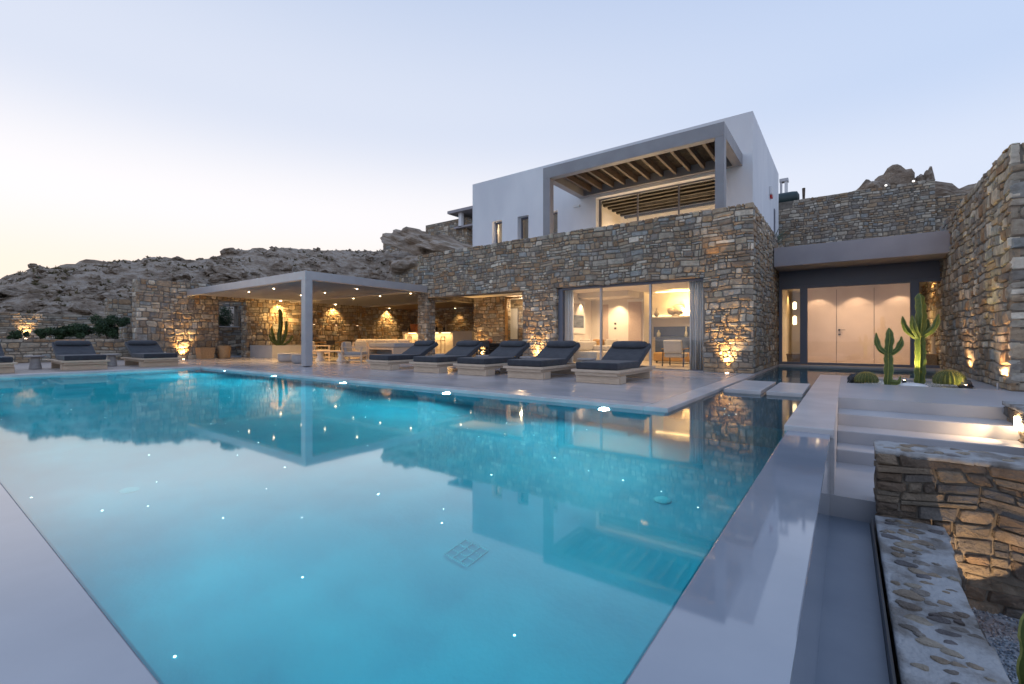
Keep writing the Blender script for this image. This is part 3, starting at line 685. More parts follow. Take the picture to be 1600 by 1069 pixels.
# glass front of the living room
gy = 14.10
g = MB(); g.box(-8.24, -8.06, gy-.05, gy+.12, 0, ZL-.02); g.box(-8.06, -3.33, gy-.04, gy+.12, ZL-.08, ZL-.0); g.box(-8.06, -3.33, gy-.03, gy+.12, 0.003, .03)
gf = g.build('glass_front', M['frame'], V)
for x in (-6.62, -4.94): B(x-.028, x+.028, gy-.02, gy+.08, .03, ZL-.08).build('mullion', M['alu'], gf)
for x0, x1 in ((-8.06,-6.648),(-6.592,-4.968),(-4.912,-3.335)): B(x0, x1, gy+.02, gy+.03, .03, ZL-.08).build('pane', M['glass'], gf)
def curtain(label, x0, x1, y, z0, z1, folds, m=None):
    mb = MB(); n = folds*8; rng = random.Random(int(abs(x0)*10)); vs = []
    for k, z in enumerate((z1, z1*.66, z1*.33, z0)):
        for i in range(n+1):
            t = i/n; aa = .05+.015*k
            vs.append((x0+(x1-x0)*t + .012*math.sin(i*1.9+k), y + aa*math.sin(t*folds*6.283) + .02*math.sin(t*17+k*.4), z))
    fs = [(k*(n+1)+i, k*(n+1)+i+1, (k+1)*(n+1)+i+1, (k+1)*(n+1)+i) for k in range(3) for i in range(n)]
    o = mb.add(vs, fs).build('curtain', m or M['curtain'], smooth=True)
    s = o.modifiers.new('s', 'SOLIDIFY'); s.thickness = .006
    return tag(o, label, 'curtain')
curtain('white curtain gathered at the right end of the living room glass', -3.84, -3.34, gy+.28, .01, 2.9, 7)
curtain('white curtain gathered at the left end of the living room glass', -8.2, -7.80, gy+.28, .01, 2.9, 5)
def picture(label, y0, y1, z0, z1):
    t = thing('picture', label, 'picture', (LR, (y0+y1)/2, z0))
    B(LR+.002, LR+.05, y0, y1, z0, z1).build('frame', M['white'], t, bevel=.005)
    B(LR+.051, LR+.056, y0+.14, y1-.14, z0+.8, z1-.14).build('print_sky', mat('print_sky', (.5,.46,.45), (.6,.55,.52), .7), t)
    B(LR+.051, LR+.056, y0+.14, y1-.14, z0+.25, z0+.799).build('print_sea', mat('print_sea', (.07,.09,.13), (.16,.19,.24), .7, 8, stretch=(1,.3,4)), t)
picture('tall framed seascape print on the left wall of the living room', 17.2, 18.5, 1.18, 2.62)
vp('interior_door', M['blind'], -8.96, -8.64, 19.185, 19.199, 0, 2.5)
for z in (1.37, 1.58): vp('wall_switch', M['dark'], -8.36, -8.26, 19.185, 19.199, z, z+.09)
light('curtain_fill', 'SPOT', (-4.2, 15.1, 2.9), 60, WARM2, .03, target=(-3.9, 14.5, .5), spot=110, blend=1, parent=V)  # fill lamps added above both curtains to brighten them
light('curtain_fill', 'SPOT', (-7.3, 15.1, 2.9), 60, WARM2, .03, target=(-7.7, 14.5, .5), spot=110, blend=1, parent=V)
vp('blind', M['blind'], -7.68, -7.1, 19.14, 19.17, .3, 2.55)
vp('curtain_box', M['white'], -7.72, -7.05, 19.1, 19.19, 2.56, 2.68)
# shelf with led strip, blue cabinet
vp('shelf', M['white'], -6.99, -3.2, 19.85, 20.19, 1.86, 1.93)
vp('led_line', M['strip'], -6.95, -3.3, 20.14, 20.18, 1.935, 1.95)
light('shelf_light', 'AREA', (-5.5, 20.10, 1.99), 44, WARM, .1, rot=(R(150),0,0), sy=3, parent=V)
bpy.context.view_layer.update()
vp('led_line', M['strip'], -6.6, -5.2, 19.5, 19.53, 2.93, 2.948)
t = thing('cabinet', 'low blue cabinet under the shelf in the living room', 'cabinet', (-5.2, 20, 0))
B(-6.7, -3.3, 19.75, 20.19, .30, 1.02).build('carcass', M['blue'], t); B(-6.9, -3.3, 20.12, 20.19, 1.04, 1.48).build('splashback', M['blue'], t)
B(-6.95, -6.72, 19.8, 20.19, .0, 1.0).build('side_panel', M['fabric_l'], t); B(-6.7, -3.3, 19.8, 20.1, 0, .3).build('plinth', M['dark'], t)
for lab, x, mm in (('short glass bottle with pale stopper on the blue cabinet', -6.62, 'glass_jar'), ('tall glass bottle on the blue cabinet near the curtain', -5.45, 'glass_jar')):
    tag(MB().lathe([(.07,1.03),(.08,1.06),(.08,1.2),(.03,1.27),(.03,1.33)] if x < -6 else [(.06,1.03),(.07,1.06),(.06,1.2),(.02,1.3),(.02,1.45)], (x,19.95,0), 14).build('bottle', M[mm], smooth=True), lab, 'bottle')
tag(MB().lathe([(.05,1.932),(.09,1.96),(.11,2.06),(.07,2.15),(.03,2.2),(.045,2.26),(.02,2.30)], (-6.72,19.98,0), 16).build('vase', M['ceramic'], smooth=True), 'slim grey bottle-shaped vase on the lit shelf', 'vase')
t = thing('sculpture', 'grey double shell sculpture on the lit shelf', 'sculpture', (-5.8, 20, 1.93))
for k, (x, z, r) in enumerate(((-6.05, 2.15, .19), (-5.76, 2.22, .26))):
    m = MB(); n = 22; ring = [(x+r*math.cos(i*6.283/n)*(1+.05*math.sin(i*5)), z+r*.9*math.sin(i*6.283/n)) for i in range(n)]
    vs = [(p, 19.92+.03*k, q) for p, q in ring] + [(x+(p-x)*.6, 19.86+.03*k, z+(q-z)*.6) for p, q in ring] + [(x, 19.90+.03*k, z)] + [(p, 20.0+.03*k, q) for p, q in ring]
    fs = [(i, (i+1)%n, n+(i+1)%n, n+i) for i in range(n)] + [(n+i, n+(i+1)%n, 2*n) for i in range(n)] + [(2*n+1+i, 2*n+1+(i+1)%n, (i+1)%n, i) for i in range(n)]
    m.add(vs, fs).build('shell', M['ceramic'], t, smooth=True)
B(-6.05, -5.75, 19.9, 20.05, 1.932, 1.985).build('base', M['ceramic'], t)
for qx, qy in ((-8.4,16.2),(-5.6,16.2),(-8.2,18.3),(-4.4,18.4)): light('room_light', 'SPOT', (qx, qy, 2.92 if qy < 17.5 or qx > -7 else 2.70), 85, WARM2, .03, target=(qx, qy, 0), spot=150, blend=1, parent=V)
light('room_spot', 'SPOT', (-9.2, 18.1, 2.70), 40, WARM2, .04, target=(-9.5, 18.0, 1.4), spot=70, parent=V)
light('room_spot', 'SPOT', (-8.0, 18.8, 2.70), 26, WARM2, .04, target=(-8.3, 19.3, 1.0), spot=80, parent=V)
light('room_spot', 'SPOT', (-5.9, 19.5, 2.9), 26, WARM, .04, target=(-5.9, 20.1, 1.9), spot=120, blend=1, parent=V)
# sofa, armchair and bench in the living room
t = thing('indoor_sofa', 'white sofa with beige cushions behind the glass of the living room', 'sofa', (-8.3, 17.5, 0))
B(-9.3, -7.2, 16.6, 17.5, .12, .42).build('seat', M['fabric_l'], t, bevel=.05); B(-9.3, -9.05, 16.6, 17.5, .42, .75).build('armrest', M['fabric_l'], t, bevel=.05)
B(-9.3, -7.2, 17.5, 17.75, .12, .85).build('backrest', M['fabric_l'], t, bevel=.06); B(-9.2, -9.1, 16.7, 16.8, 0, .12).build('leg', M['dark'], t); B(-7.4, -7.3, 16.7, 16.8, 0, .12).build('leg', M['dark'], t)
for i, x in enumerate((-8.9, -8.3, -7.7)): MB().obox((x, 17.4, .72), (.5, .16, .45), (1,0,0), (0,.35,1)).build('cushion', M['amber'] if i == 1 else M['fabric_l'], t, bevel=.06, seg=3)
t = thing('indoor_sofa', 'pale sofa end with a draped throw near the left curtain', 'sofa', (-7.6, 15.3, 0))
B(-8.1, -7.1, 14.8, 16.3, .1, .5).build('seat', M['fabric_l'], t, bevel=.06); B(-8.1, -7.8, 14.8, 16.3, .5, .86).build('backrest', M['fabric_l'], t, bevel=.07)
B(-7.8, -7.12, 15.9, 16.3, .5, .7).build('armrest', M['fabric_l'], t, bevel=.06)
t = thing('lounge_chair', 'wooden armchair with beige cushions next to the right curtain', 'chair', (-4.75, 16.2, 0))
for x in (-5.1, -4.4):
    MB().tube([(x, 15.75, 0), (x+.01, 15.8, .6)], .022).build('leg', M['dark'], t); MB().tube([(x, 16.6, 0), (x, 16.55, .8)], .022).build('leg', M['dark'], t)
    MB().bar((x, 15.7, .6), (x, 16.6, .62), .05, .03).build('armrest', M['amber'], t, bevel=.008)
MB().obox((-4.75, 16.1, .38), (.62, .62, .14)).build('seat', M['fabric_l'], t, bevel=.04); MB().obox((-4.75, 15.78, .68), (.62, .12, .46), (1,0,0), (0,-.2,1)).build('backrest', M['fabric_l'], t, bevel=.04)
t = thing('bench', 'brown leather ottoman behind the wooden armchair', 'ottoman', (-5.3, 18, 0))
B(-6.1, -4.6, 17.7, 18.4, .08, .42).build('cushion', M['amber'], t, bevel=.05); 
for x in (-6.0, -4.75): B(x, x+.06, 17.75, 17.81, 0, .08).build('leg', M['dark'], t)
t = thing('side_board', 'low amber wood table behind the lounger in the living room', 'table', (-7.7, 18, 0))
B(-8.3, -7.1, 17.9, 18.4, .78, .83).build('tabletop', M['amber'], t)
for x in (-8.2, -7.2): B(x, x+.05, 18.0, 18.3, 0, .78).build('leg', M['amber'], t)
# covered outdoor room behind the pier
vp('passage_ceiling', M['plaster'], XL+.55, LR-.12, FY+.56, 22.2, 2.95, 3.11)
vp('passage_ceiling', M['rafter'], -24.95, XL+.54, 18.1, 22.2, 3.0, 3.15)
inn = vp('inner_wall', M['mortar'], -14.75, -12.95, 17.03, 17.6, 0, 2.94)
stone_panel(inn, (-14.78, 17.03, 0), X_, Z_, 1.85, 2.94, seed=17, quota=14, ch=(.12,.26)); stone_panel(inn, (-12.95, 17.0, 0), Y_, Z_, .6, 2.94, seed=18, quota=0)
df = MB(); df.box(-12.9, -12.8, 17.1, 17.2, 0, 2.9); df.box(-11.05, -10.95, 17.1, 17.2, 0, 2.9); df.box(-12.8, -11.05, 17.1, 17.2, 2.82, 2.9)
dfo = df.build('glass_door', M['amber'], V); B(-12.8, -11.05, 17.14, 17.15, 0, 2.82).build('pane', M['glass'], dfo)
B(-14.21, -13.50, 18.93, 18.96, 0.93, 2.5).build('daylight_panel', M['render'], dfo)  # white panel standing in for an opening bright with outdoor light
B(-14.25, -13.46, 18.97, 18.99, 0.89, 2.54).build('window_frame', M['frame'], dfo)
iw = vp('inner_wall', M['mortar'], -15.2, LR-.12, 19.05, 19.15, 0, 2.94)
stone_panel(iw, (-15.2, 19.03, 0), X_, Z_, 5.5, 2.94, seed=19, quota=0, proud=.015)
light('dining_light', 'POINT', (-12.6, 18.0, 2.55), 26, WARM2, .04, parent=V)
light('dining_light', 'SPOT', (-12.4, 15.9, 2.93), 30, WARM, .03, target=(-12.6, 16.4, 0), spot=140, blend=1, parent=V)
for x, y in ((-15.18, 15.3), (-14.6, 15.9), (-11.5, 15.2), (-23.2, 21.9), (-20.6, 21.9), (-17.6, 21.9), (-16.5, 18.8)):
    d = MB().lathe([(.045, 2.94), (.045, 2.949)], (x, y, 0), 12).build('downlight', M['bulb2'], V)
    light('downlight_beam', 'SPOT', (x, y, 2.93), 22, WARM, .04, target=(x, y, 0), spot=100, parent=V)

# entrance: canopy, dark fascia, window wall, hall
vp('entrance_canopy', M['canopy'], XR+.02, 2.52, 18.0, 25.9, 3.42, 4.07, bevel=.01)
vp('entrance_fascia', M['frame'], XR+.02, 2.5, 19.55, 19.65, 2.86, 3.418)
ef = MB(); Y1 = 19.5
for x0, x1 in ((XR+.02, -1.90), (-1.34, -1.11), (1.68, 1.90), (2.42, 2.52)): ef.box(x0, x1, Y1, Y1+.10, .02, 2.86)
for x0, x1 in ((-1.90, -1.34), (-1.11, 1.68), (1.90, 2.42)): ef.box(x0, x1, Y1, Y1+.10, 2.76, 2.86); ef.box(x0, x1, Y1, Y1+.10, .02, .11)
efo = ef.build('entrance_window', M['frame'], V, bevel=.006)
for x0, x1 in ((-1.90, -1.34), (-1.11, 1.68), (1.90, 2.42)): B(x0, x1, Y1+.04, Y1+.05, .11, 2.76).build('pane', M['glass'], efo)
M['hall'] = mat('hall_panel', (.56,.46,.45), (.61,.51,.50), .35, 1.5)
hl = MB(); hl.box(-1.35, 2.05, 22.2, 22.3, 0, 3.0)
hp = hl.build('hall_panelling', M['hall'], V)
for x in (-.30, .87): B(x-.006, x+.006, 22.19, 22.199, 0, 2.9).build('panel_joint', M['dark'], hp)
t = MB(); t.bar((-.22, 22.12, 1.30), (-.02, 22.12, 1.30), .02); t.box(-.24, -.18, 22.14, 22.199, 1.27, 1.33); t.box(-.24, -.16, 22.17, 22.199, 1.1, 1.16); t.build('door_handle', M['dark'], hp)
vp('hall_wall', M['plaster'], XR+.02, XR+.05, 19.62, 23.9, 0, 3.0); vp('hall_wall', M['plaster'], 2.9, 3.0, 19.62, 23.9, 0, 3.0); vp('hall_wall', M['plaster'], XR, 3.0, 23.9, 24, 0, 3.0)
vp('hall_wall', M['plaster'], 2.55, 2.9, 19.66, 19.76, 0, 3.0)
vp('hall_ceiling', M['plaster'], XR+.02, 3.0, 19.66, 23.9, 3.0, 3.1); vp('hall_floor', M['floor'], XR+.02, 3.0, 19.45, 23.9, -.02, .012)
vp('niche_panel', M['amber'], 1.95, 2.3, 23.85, 23.89, .4, 2.6)
for x in (-.9, .35, 1.6):
    MB().lathe([(.05, 2.985), (.05, 2.999)], (x, 21.7, 0), 12).build('downlight', M['bulb2'], V)
    light('hall_spot', 'SPOT', (x, 21.7, 2.97), 24, WARM2, .04, target=(x, 22.0, 0), spot=95, blend=.35, parent=V)
light('hall_light', 'SPOT', (.3, 20.6, 2.95), 85, WARM2, .03, target=(.3, 20.9, 0), spot=150, blend=1, parent=V)
light('hall_light', 'SPOT', (2.4, 22.6, 2.9), 22, WARM, .03, target=(2.4, 22.6, 0), spot=140, blend=1, parent=V)
light('hall_light', 'SPOT', (2.35, 20.9, 2.9), 30, WARM, .03, target=(2.35, 21.2, 0), spot=130, blend=1, parent=V)
light('hall_light', 'SPOT', (-1.7, 22.4, 2.9), 22, WARM, .03, target=(-1.7, 22.4, 0), spot=140, blend=1, parent=V)
def basket(label, x, y, z, w, d, h, m=None):
    mb = MB(); k = .86
    mb.add([(x-w/2*k,y-d/2*k,z),(x+w/2*k,y-d/2*k,z),(x+w/2*k,y+d/2*k,z),(x-w/2*k,y+d/2*k,z),(x-w/2,y-d/2,z+h),(x+w/2,y-d/2,z+h),(x+w/2,y+d/2,z+h),(x-w/2,y+d/2,z+h)],
           [(3,2,1,0),(0,1,5,4),(1,2,6,5),(2,3,7,6),(3,0,4,7)])
    t = thing('basket', label, 'basket', (x, y, z)); mb.build('body', m or M['wicker'], t)
    r = MB()
    for p, q in (((x-w/2,y-d/2),(x+w/2,y-d/2)),((x+w/2,y-d/2),(x+w/2,y+d/2)),((x+w/2,y+d/2),(x-w/2,y+d/2)),((x-w/2,y+d/2),(x-w/2,y-d/2))): r.bar((*p, z+h), (*q, z+h), .03)
    r.build('rim', m or M['wicker'], t); return t
basket('orange wicker basket behind the left side pane of the entrance', -1.55, 20.1, .013, .5, .4, .35)
basket('orange wicker basket behind the right side pane of the entrance', 2.15, 20.1, .013, .45, .4, .42)
t = thing('orchid', 'white orchid in a tall jar behind the right side pane', 'plant', (2.5, 20.6, .013))
MB().lathe([(.12,.013),(.14,.3),(.11,1.0),(.13,1.02)], (2.42,20.6,0), 16).build('jar', M['fabric_l'], t, smooth=True)
m = MB(); rng = random.Random(4)
for i in range(26):
    c = Vector((2.35+rng.uniform(-.32,.28), 20.6+rng.uniform(-.2,.2), 1.35+rng.uniform(-.2,.2)))
    for kk in range(4):
        aa = kk*1.57+rng.random(); m.quad(c, c+Vector((.05*math.cos(aa), .02, .05*math.sin(aa))), c+Vector((.08*math.cos(aa+.5), -.02, .08*math.sin(aa+.5))), c+Vector((.03*math.cos(aa+1.2), 0, .04*math.sin(aa+1.2))))
m.build('blossom', M['white'], t)
m = MB()
for aa in (-.15, .1): m.tube([(2.42, 20.6, 1.0), (2.4+aa, 20.6, 1.3), (2.3+aa*2, 20.6, 1.45)], .008, 5)
m.build('stem', M['leaf'], t)
tag(MB().lathe([(.17,1.35),(.2,1.4),(.17,1.78),(.1,1.85)], (2.02,21.0,0), 14).build('hall_lantern', emis('lantern_glow', (1,.66,.25), 2.2)), 'glowing yellow woven lantern hanging behind the right side pane', 'lantern')
tag(MB().lathe([(.05,2.1),(.07,2.15),(.07,2.35),(.03,2.4)], (-1.62,21,0), 10).build('hall_lantern', M['hallglow']), 'upper small wall lamp glowing behind the left side pane', 'lantern')
tag(MB().lathe([(.05,1.5),(.07,1.55),(.07,1.8),(.03,1.85)], (-1.62,21.02,0), 10).build('hall_lantern', M['hallglow']), 'lower small wall lamp glowing behind the left side pane', 'lantern')

# ------------------------------------------------------------------ freestanding stone walls
def wall(name, label, box, panels, cap=None):
    x0,x1,y0,y1,z0,z1 = box
    o = tag(B(x0+.03,x1-.03,y0+.03,y1-.03,z0,z1-.05).build(name, M['mortar']), label, 'wall')
    for kw in panels: stone_panel(o, **kw)
    if cap: B(x0-.0,x1+.0,y0-.0,y1+.0,z1-.05,z1-.01).build('cap', cap, o, bevel=.01)
    return o
RX = 2.40
wall('stone_wall', 'tall rubble stone wall rising at the right edge beside the entrance', (RX, 6.6, 12.0, 26, -.2, 4.5), [
    dict(O=(RX+.03, 26, 0), U=NY, V=Z_, W_=14, H_=4.5, seed=31, quota=190, ch=(.12,.34), cw=(.16,.5), proud=.035),
    dict(O=(RX, 12.03, 0), U=X_, V=Z_, W_=4.2, H_=4.5, seed=32, quota=40, ch=(.14,.36), cw=(.2,.6), proud=.03)])
wall('retaining_wall', 'long dry stone retaining wall across the hill behind the entrance canopy', (-4, 3.05, 26, 26.6, 2, 7.72), [
    dict(O=(-4, 26.03, 2.0), U=X_, V=Z_, W_=7.05, H_=5.7, seed=33, quota=250, ch=(.09,.20), cw=(.14,.38), holes=[(0,1.9,5.3,9)])])
wall('retaining_wall', 'lower stone wall stepping down right beside the tall stone wall', (3.05, 7, 26.3, 26.8, 2, 7.0), [
    dict(O=(3.05, 26.33, 2.0), U=X_, V=Z_, W_=3.9, H_=5.0, seed=34, quota=60, ch=(.09,.22), cw=(.14,.4))])
# left end wall of the pergola court with its opening
LW = -25.0
o = tag(MB().box(LW-.6, LW-.03, 6.45, 9.7, 0, 3.6).box(LW-.6, LW-.03, 9.7, 11.0, 2.85, 3.6).box(LW-.6, LW-.03, 11.0, 22.9, 0, 3.6).build('court_wall', M['mortar']), 'tall rubble wall with a doorway closing the left end of the pergola', 'wall')
stone_panel(o, (LW-.03, 6.42, 0), Y_, Z_, 16.4, 3.6, holes=[(3.26, 4.55, -1, 2.85)], seed=36, quota=230, ch=(.13,.33), cw=(.16,.46), proud=.03)
stone_panel(o, (LW-.6, 6.45, 0), X_, Z_, .6, 3.6, seed=37, quota=18, ch=(.16,.3))
stone_panel(o, (LW-.6, 10.98, 0), X_, Z_, .58, 2.85, seed=38, quota=10, ch=(.16,.3))
o = tag(B(-25.6, LR-.2, 22.33, 22.8, 0, 3.2).build('court_wall', M['mortar']), 'dark stone back wall behind the bar', 'wall')
stone_panel(o, (-25, 22.33, 0), X_, Z_, 15.0, 3.1, seed=39, quota=60, ch=(.13,.3))
wall('garden_wall', 'low stone wall behind the three loungers on the timber deck', (-27.0, -26.2, -14, 6.8, -.2, .97), [
    dict(O=(-26.23, -4, 0), U=Y_, V=Z_, W_=10.8, H_=.95, seed=40, quota=150, ch=(.10,.22), cw=(.2,.6))], cap=None)
o = wall('garden_wall', 'stone terrace wall above the shrubs on the far left', (-32.2, -31.5, -14, 6.9, -.2, 2.2), [
    dict(O=(-31.53, -2, .6), U=Y_, V=Z_, W_=8.9, H_=1.58, seed=42, quota=180, ch=(.09,.2), cw=(.2,.6))])
wall('garden_wall', 'taller step of the terrace wall left of the stone end wall', (-32.2, -31.4, 6.9, 12.5, -.2, 3.15), [
    dict(O=(-31.43, 6.9, .6), U=Y_, V=Z_, W_=5.6, H_=2.5, seed=43, quota=70, ch=(.12,.26), cw=(.2,.6)), dict(O=(-32.2, 6.93, .6), U=X_, V=Z_, W_=.8, H_=2.5, seed=44, quota=0)])
wall('garden_wall', 'short low stone pier between the shrubs and the tall end wall', (-27.9, -27.1, 6.5, 7.4, -.2, 1.55), [
    dict(O=(-27.13, 6.5, 0), U=Y_, V=Z_, W_=.9, H_=1.52, seed=45, quota=14), dict(O=(-27.9, 6.53, 0), U=X_, V=Z_, W_=.8, H_=1.52, seed=46, quota=14)])
o = tag(MB().box(-27.7, -27.23, 9.6, 14.5, -.2, 1.60).box(-27.7, -27.23, 9.6, 14.5, 2.75, 3.6).box(-27.7, -27.23, 9.6, 10.3, 1.6, 2.75).box(-27.7, -27.23, 11.5, 14.5, 1.6, 2.75).build('garden_wall', M['mortar']), 'stone wall with a window hole seen through the pergola doorway', 'wall')
stone_panel(o, (-27.23, 9.6, 0), Y_, Z_, 4.9, 3.5, holes=[(.7, 1.9, 1.6, 2.75)], seed=47, quota=40)
B(-27.72, -27.15, 10.25, 11.55, 1.58, 1.64).build('sill', M['coping'], o)
B(-31.5, -27.0, -14, 7.0, -.2, .93).build('planting_bed', M['rock'], kind='structure')
B(-32, -25.6, 6.6, 20, -.3, .02).build('gravel_court', M['gravel'], kind='structure')
# upper-left neighbour walls and house on the hill
t = thing('hill_house', 'grey stone house on the hill left of the white storey', 'house', (-36, 38, 12))
m = MB(); m.box(-40, -33.5, 37.5, 42, 9, 14.3); b_ = m.build('stone_body', M['mortar'], t)
stone_panel(b_, (-40, 37.5, 9.8), X_, Z_, 6.5, 4.4, seed=50, quota=60, ch=(.16,.34), cw=(.25,.6)); stone_panel(b_, (-33.5, 37.5, 9.8), Y_, Z_, 3, 4.4, seed=51, quota=0, ch=(.16,.34), cw=(.25,.6))
B(-35.6, -31.0, 36.6, 41, 14.75, 15.05).build('roof', M['canopy'], t); B(-34.3, -33.9, 37, 37.4, 13.2, 14.75).build('column', M['render'], t)
B(-35.0, -31, 37.0, 41, 13.1, 13.3).build('terrace', M['canopy'], t)
wall('garden_wall', 'small stone enclosure on the hill, its left corner square against the sky', (-48.5, -43.2, 38, 40.5, 8, 13.9), [
    dict(O=(-48.5, 38.03, 8.5), U=X_, V=Z_, W_=5.3, H_=5.35, seed=52, quota=60, ch=(.18,.4), cw=(.3,.7)), dict(O=(-43.23, 38, 8.5), U=Y_, V=Z_, W_=2.5, H_=5.3, seed=53, quota=0, ch=(.18,.4), cw=(.3,.7))])
wall('garden_wall', 'pale stone wall crossing behind the pergola roof at its right end', (-35, -24, 28.5, 29.2, 2, 7.6), [
    dict(O=(-35, 28.53, 3.0), U=X_, V=Z_, W_=11, H_=4.6, seed=54, quota=60, ch=(.2,.42), cw=(.3,.8))])
# near walls, right foreground
NB = M['stone_near']
o = tag(MB().box(.26, 2.9, 5.56, 6.02, -1.7, -.14).build('stone_wall', M['mortar']), 'rough stone wall with cement top below the steps, partly lit orange', 'wall')
rngc = random.Random(60)
stone_panel(o, (.23, 5.56, -1.75), X_, Z_, 2.7, 1.63, seed=61, quota=60, m=NB, ch=(.07,.19), cw=(.16,.58), proud=.034, gap=.002, jit=.15, warp=.05)
stone_panel(o, (.26, 6.02, -1.75), NY, Z_, .48, 1.63, seed=62, quota=12, m=NB, ch=(.1,.22), cw=(.15,.4), proud=.02)
def cement_top(parent, outline, z, seed, n, rr=(.03,.08), thick=.05):
    """lumpy cement capping over the outline polygon (x,y), with flat stones bedded in it"""
    import bmesh
    bm = bmesh.new(); xs = [p[0] for p in outline]; ys = [p[1] for p in outline]
    def inside(x, y):
        c = False; k = len(outline)-1
        for i in range(len(outline)):
            (xi, yi), (xj, yj) = outline[i], outline[k]
            if (yi > y) != (yj > y) and x < (xj-xi)*(y-yi)/(yj-yi)+xi: c = not c
            k = i
        return c
    st = .02; nx = int((max(xs)-min(xs))/st)+1; ny = int((max(ys)-min(ys))/st)+1; g = {}
    for i in range(nx+1):
        for j in range(ny+1):
            x, y = min(xs)+i*st, min(ys)+j*st
            if inside(x, y):
                h = z + .012*noise.noise(Vector((x*5, y*5, seed))) + .006*noise.noise(Vector((x*19, y*19, seed)))
                g[i, j] = bm.verts.new((x - origin(parent)[0], y - origin(parent)[1], h))
    for (i, j) in list(g):
        q = [g.get(k) for k in ((i,j),(i+1,j),(i+1,j+1),(i,j+1))]
        if all(q): bm.faces.new(q)
    ex = bmesh.ops.extrude_face_region(bm, geom=bm.faces[:])
    bmesh.ops.translate(bm, verts=[v for v in ex['geom'] if isinstance(v, bmesh.types.BMVert)], vec=(0,0,-thick))
    bmesh.ops.recalc_face_normals(bm, faces=bm.faces)
    me = bpy.data.meshes.new('cement_top'); bm.to_mesh(me); bm.free(); me.materials.append(M['cement'])
    me.polygons.foreach_set('use_smooth', [True]*len(me.polygons))
    ob = bpy.data.objects.new('cement_top', me); COL.objects.link(ob); ob.parent = parent
    rng = random.Random(seed); placed = []; tries = 0
    while len(placed) < n and tries < 9000:
        tries += 1; x, y = rng.uniform(min(xs), max(xs)), rng.uniform(min(ys), max(ys)); r = rng.uniform(*rr)
        if not all(inside(x+ax_*r, y+ay_*r) for ax_, ay_ in ((1.5,0),(-1.5,0),(0,1),(0,-1))): continue
        if any(math.hypot((x-a)*.85, (y-b)*1.25) < (r+c)*.86 for a, b, c in placed): continue
        placed.append((x, y, r)); nn = 14; vs = []; fs = []; rot = rng.uniform(-.35, .35); asp = rng.uniform(.9, 1.5); kr = rng.uniform(0,6)
        rad = [r*(1+.14*math.sin(i*6.283/nn*3+kr)+rng.uniform(-.09,.09)) for i in range(nn)]
        for ring, zz in ((1.0, -.02), (.95, .004), (.6, .010)):
            for i in range(nn):
                aa = i*6.283/nn; dx, dy = math.cos(aa)*rad[i]*ring*asp, math.sin(aa)*rad[i]*ring*.8
                vs.append((x+dx*math.cos(rot)-dy*math.sin(rot), y+dx*math.sin(rot)+dy*math.cos(rot), z+zz+rng.uniform(-.002,.002)))
        for rr_ in (0, 1):
            for i in range(nn): fs.append((rr_*nn+i, rr_*nn+(i+1)%nn, (rr_+1)*nn+(i+1)%nn, (rr_+1)*nn+i))
        fs.append(tuple(range(2*nn, 3*nn)))
        MB().add(vs, fs).build('bedded_stone', M['bedded'], parent)
cement_top(o, [(.23,5.54),(.6,5.50),(1.2,5.54),(2.9,5.52),(2.9,6.04),(1.5,6.0),(.6,6.04),(.23,6.02)], -.095, 3, 44, (.025,.065))
o = tag(MB().box(.27, .58, -1.0, 5.52, -1.7, -.75).build('stone_wall', M['mortar']), 'low stone wall with cement and bedded stones on top, running along the overflow channel', 'wall')
outl = [(.22,-.9),(.50,-.9),(.62,.5),(.60,1.5),(.64,2.4),(.66,2.9),(.66,3.3),(.62,3.7),(.63,4.2),(.66,4.6),(.69,5.0),(.72,5.5),(.22,5.5)]
cement_top(o, outl, -.70, 5, 150, (.022,.075))
stone_panel(o, (.61, -1, -1.7), Y_, Z_, 6.5, .97, seed=63, quota=50, m=NB, ch=(.1,.22), cw=(.2,.5), proud=.05, topjit=0)
stone_panel(o, (.25, 5.5, -1.0), NY, Z_, 6.4, .27, seed=64, quota=0, m=NB, ch=(.1,.15), cw=(.2,.4), proud=.012, topjit=0)
B(.192, .205, -1.0, 5.54, -1.2, -.77).build('channel_dark_strip', M['dark'], ch)  # thin dark strip between the channel and the low wall
o = tag(MB().box(1.78, 2.3, 7.35, 9.05, -1.5, .04).build('stone_wall', M['mortar']), 'stone side wall of the steps carrying the step lamp', 'wall')
stone_panel(o, (1.80, 9.07, -1.4), NY, Z_, 1.75, 1.46, seed=65, quota=30, m=NB, ch=(.1,.24), cw=(.18,.45), proud=.04, holes=[(.17,.35,1.08,1.27)])
stone_panel(o, (1.78, 7.35, -1.4), X_, Z_, .6, 1.46, seed=66, quota=10, m=NB)
cement_top(o, [(1.74,7.3),(2.35,7.3),(2.35,9.1),(1.74,9.1)], .09, 9, 14, (.05,.09))
t = thing('step_lamp', 'glowing step lamp recessed in the stone side wall of the steps', 'lamp', (1.74, 8.36, -.11))
B(1.72, 1.765, 8.30, 8.42, -.19, -.03).build('lens', M['bulb'], t)
light('step_light', 'SPOT', (1.69, 8.34, -.12), 26, WARM2, .02, target=(.9, 8.15, -.34), spot=100, blend=1, parent=t)
B(.6, 3.2, -2, 5.6, -1.7, -1.37).build('gravel_bed', M['gravel'], kind='structure')
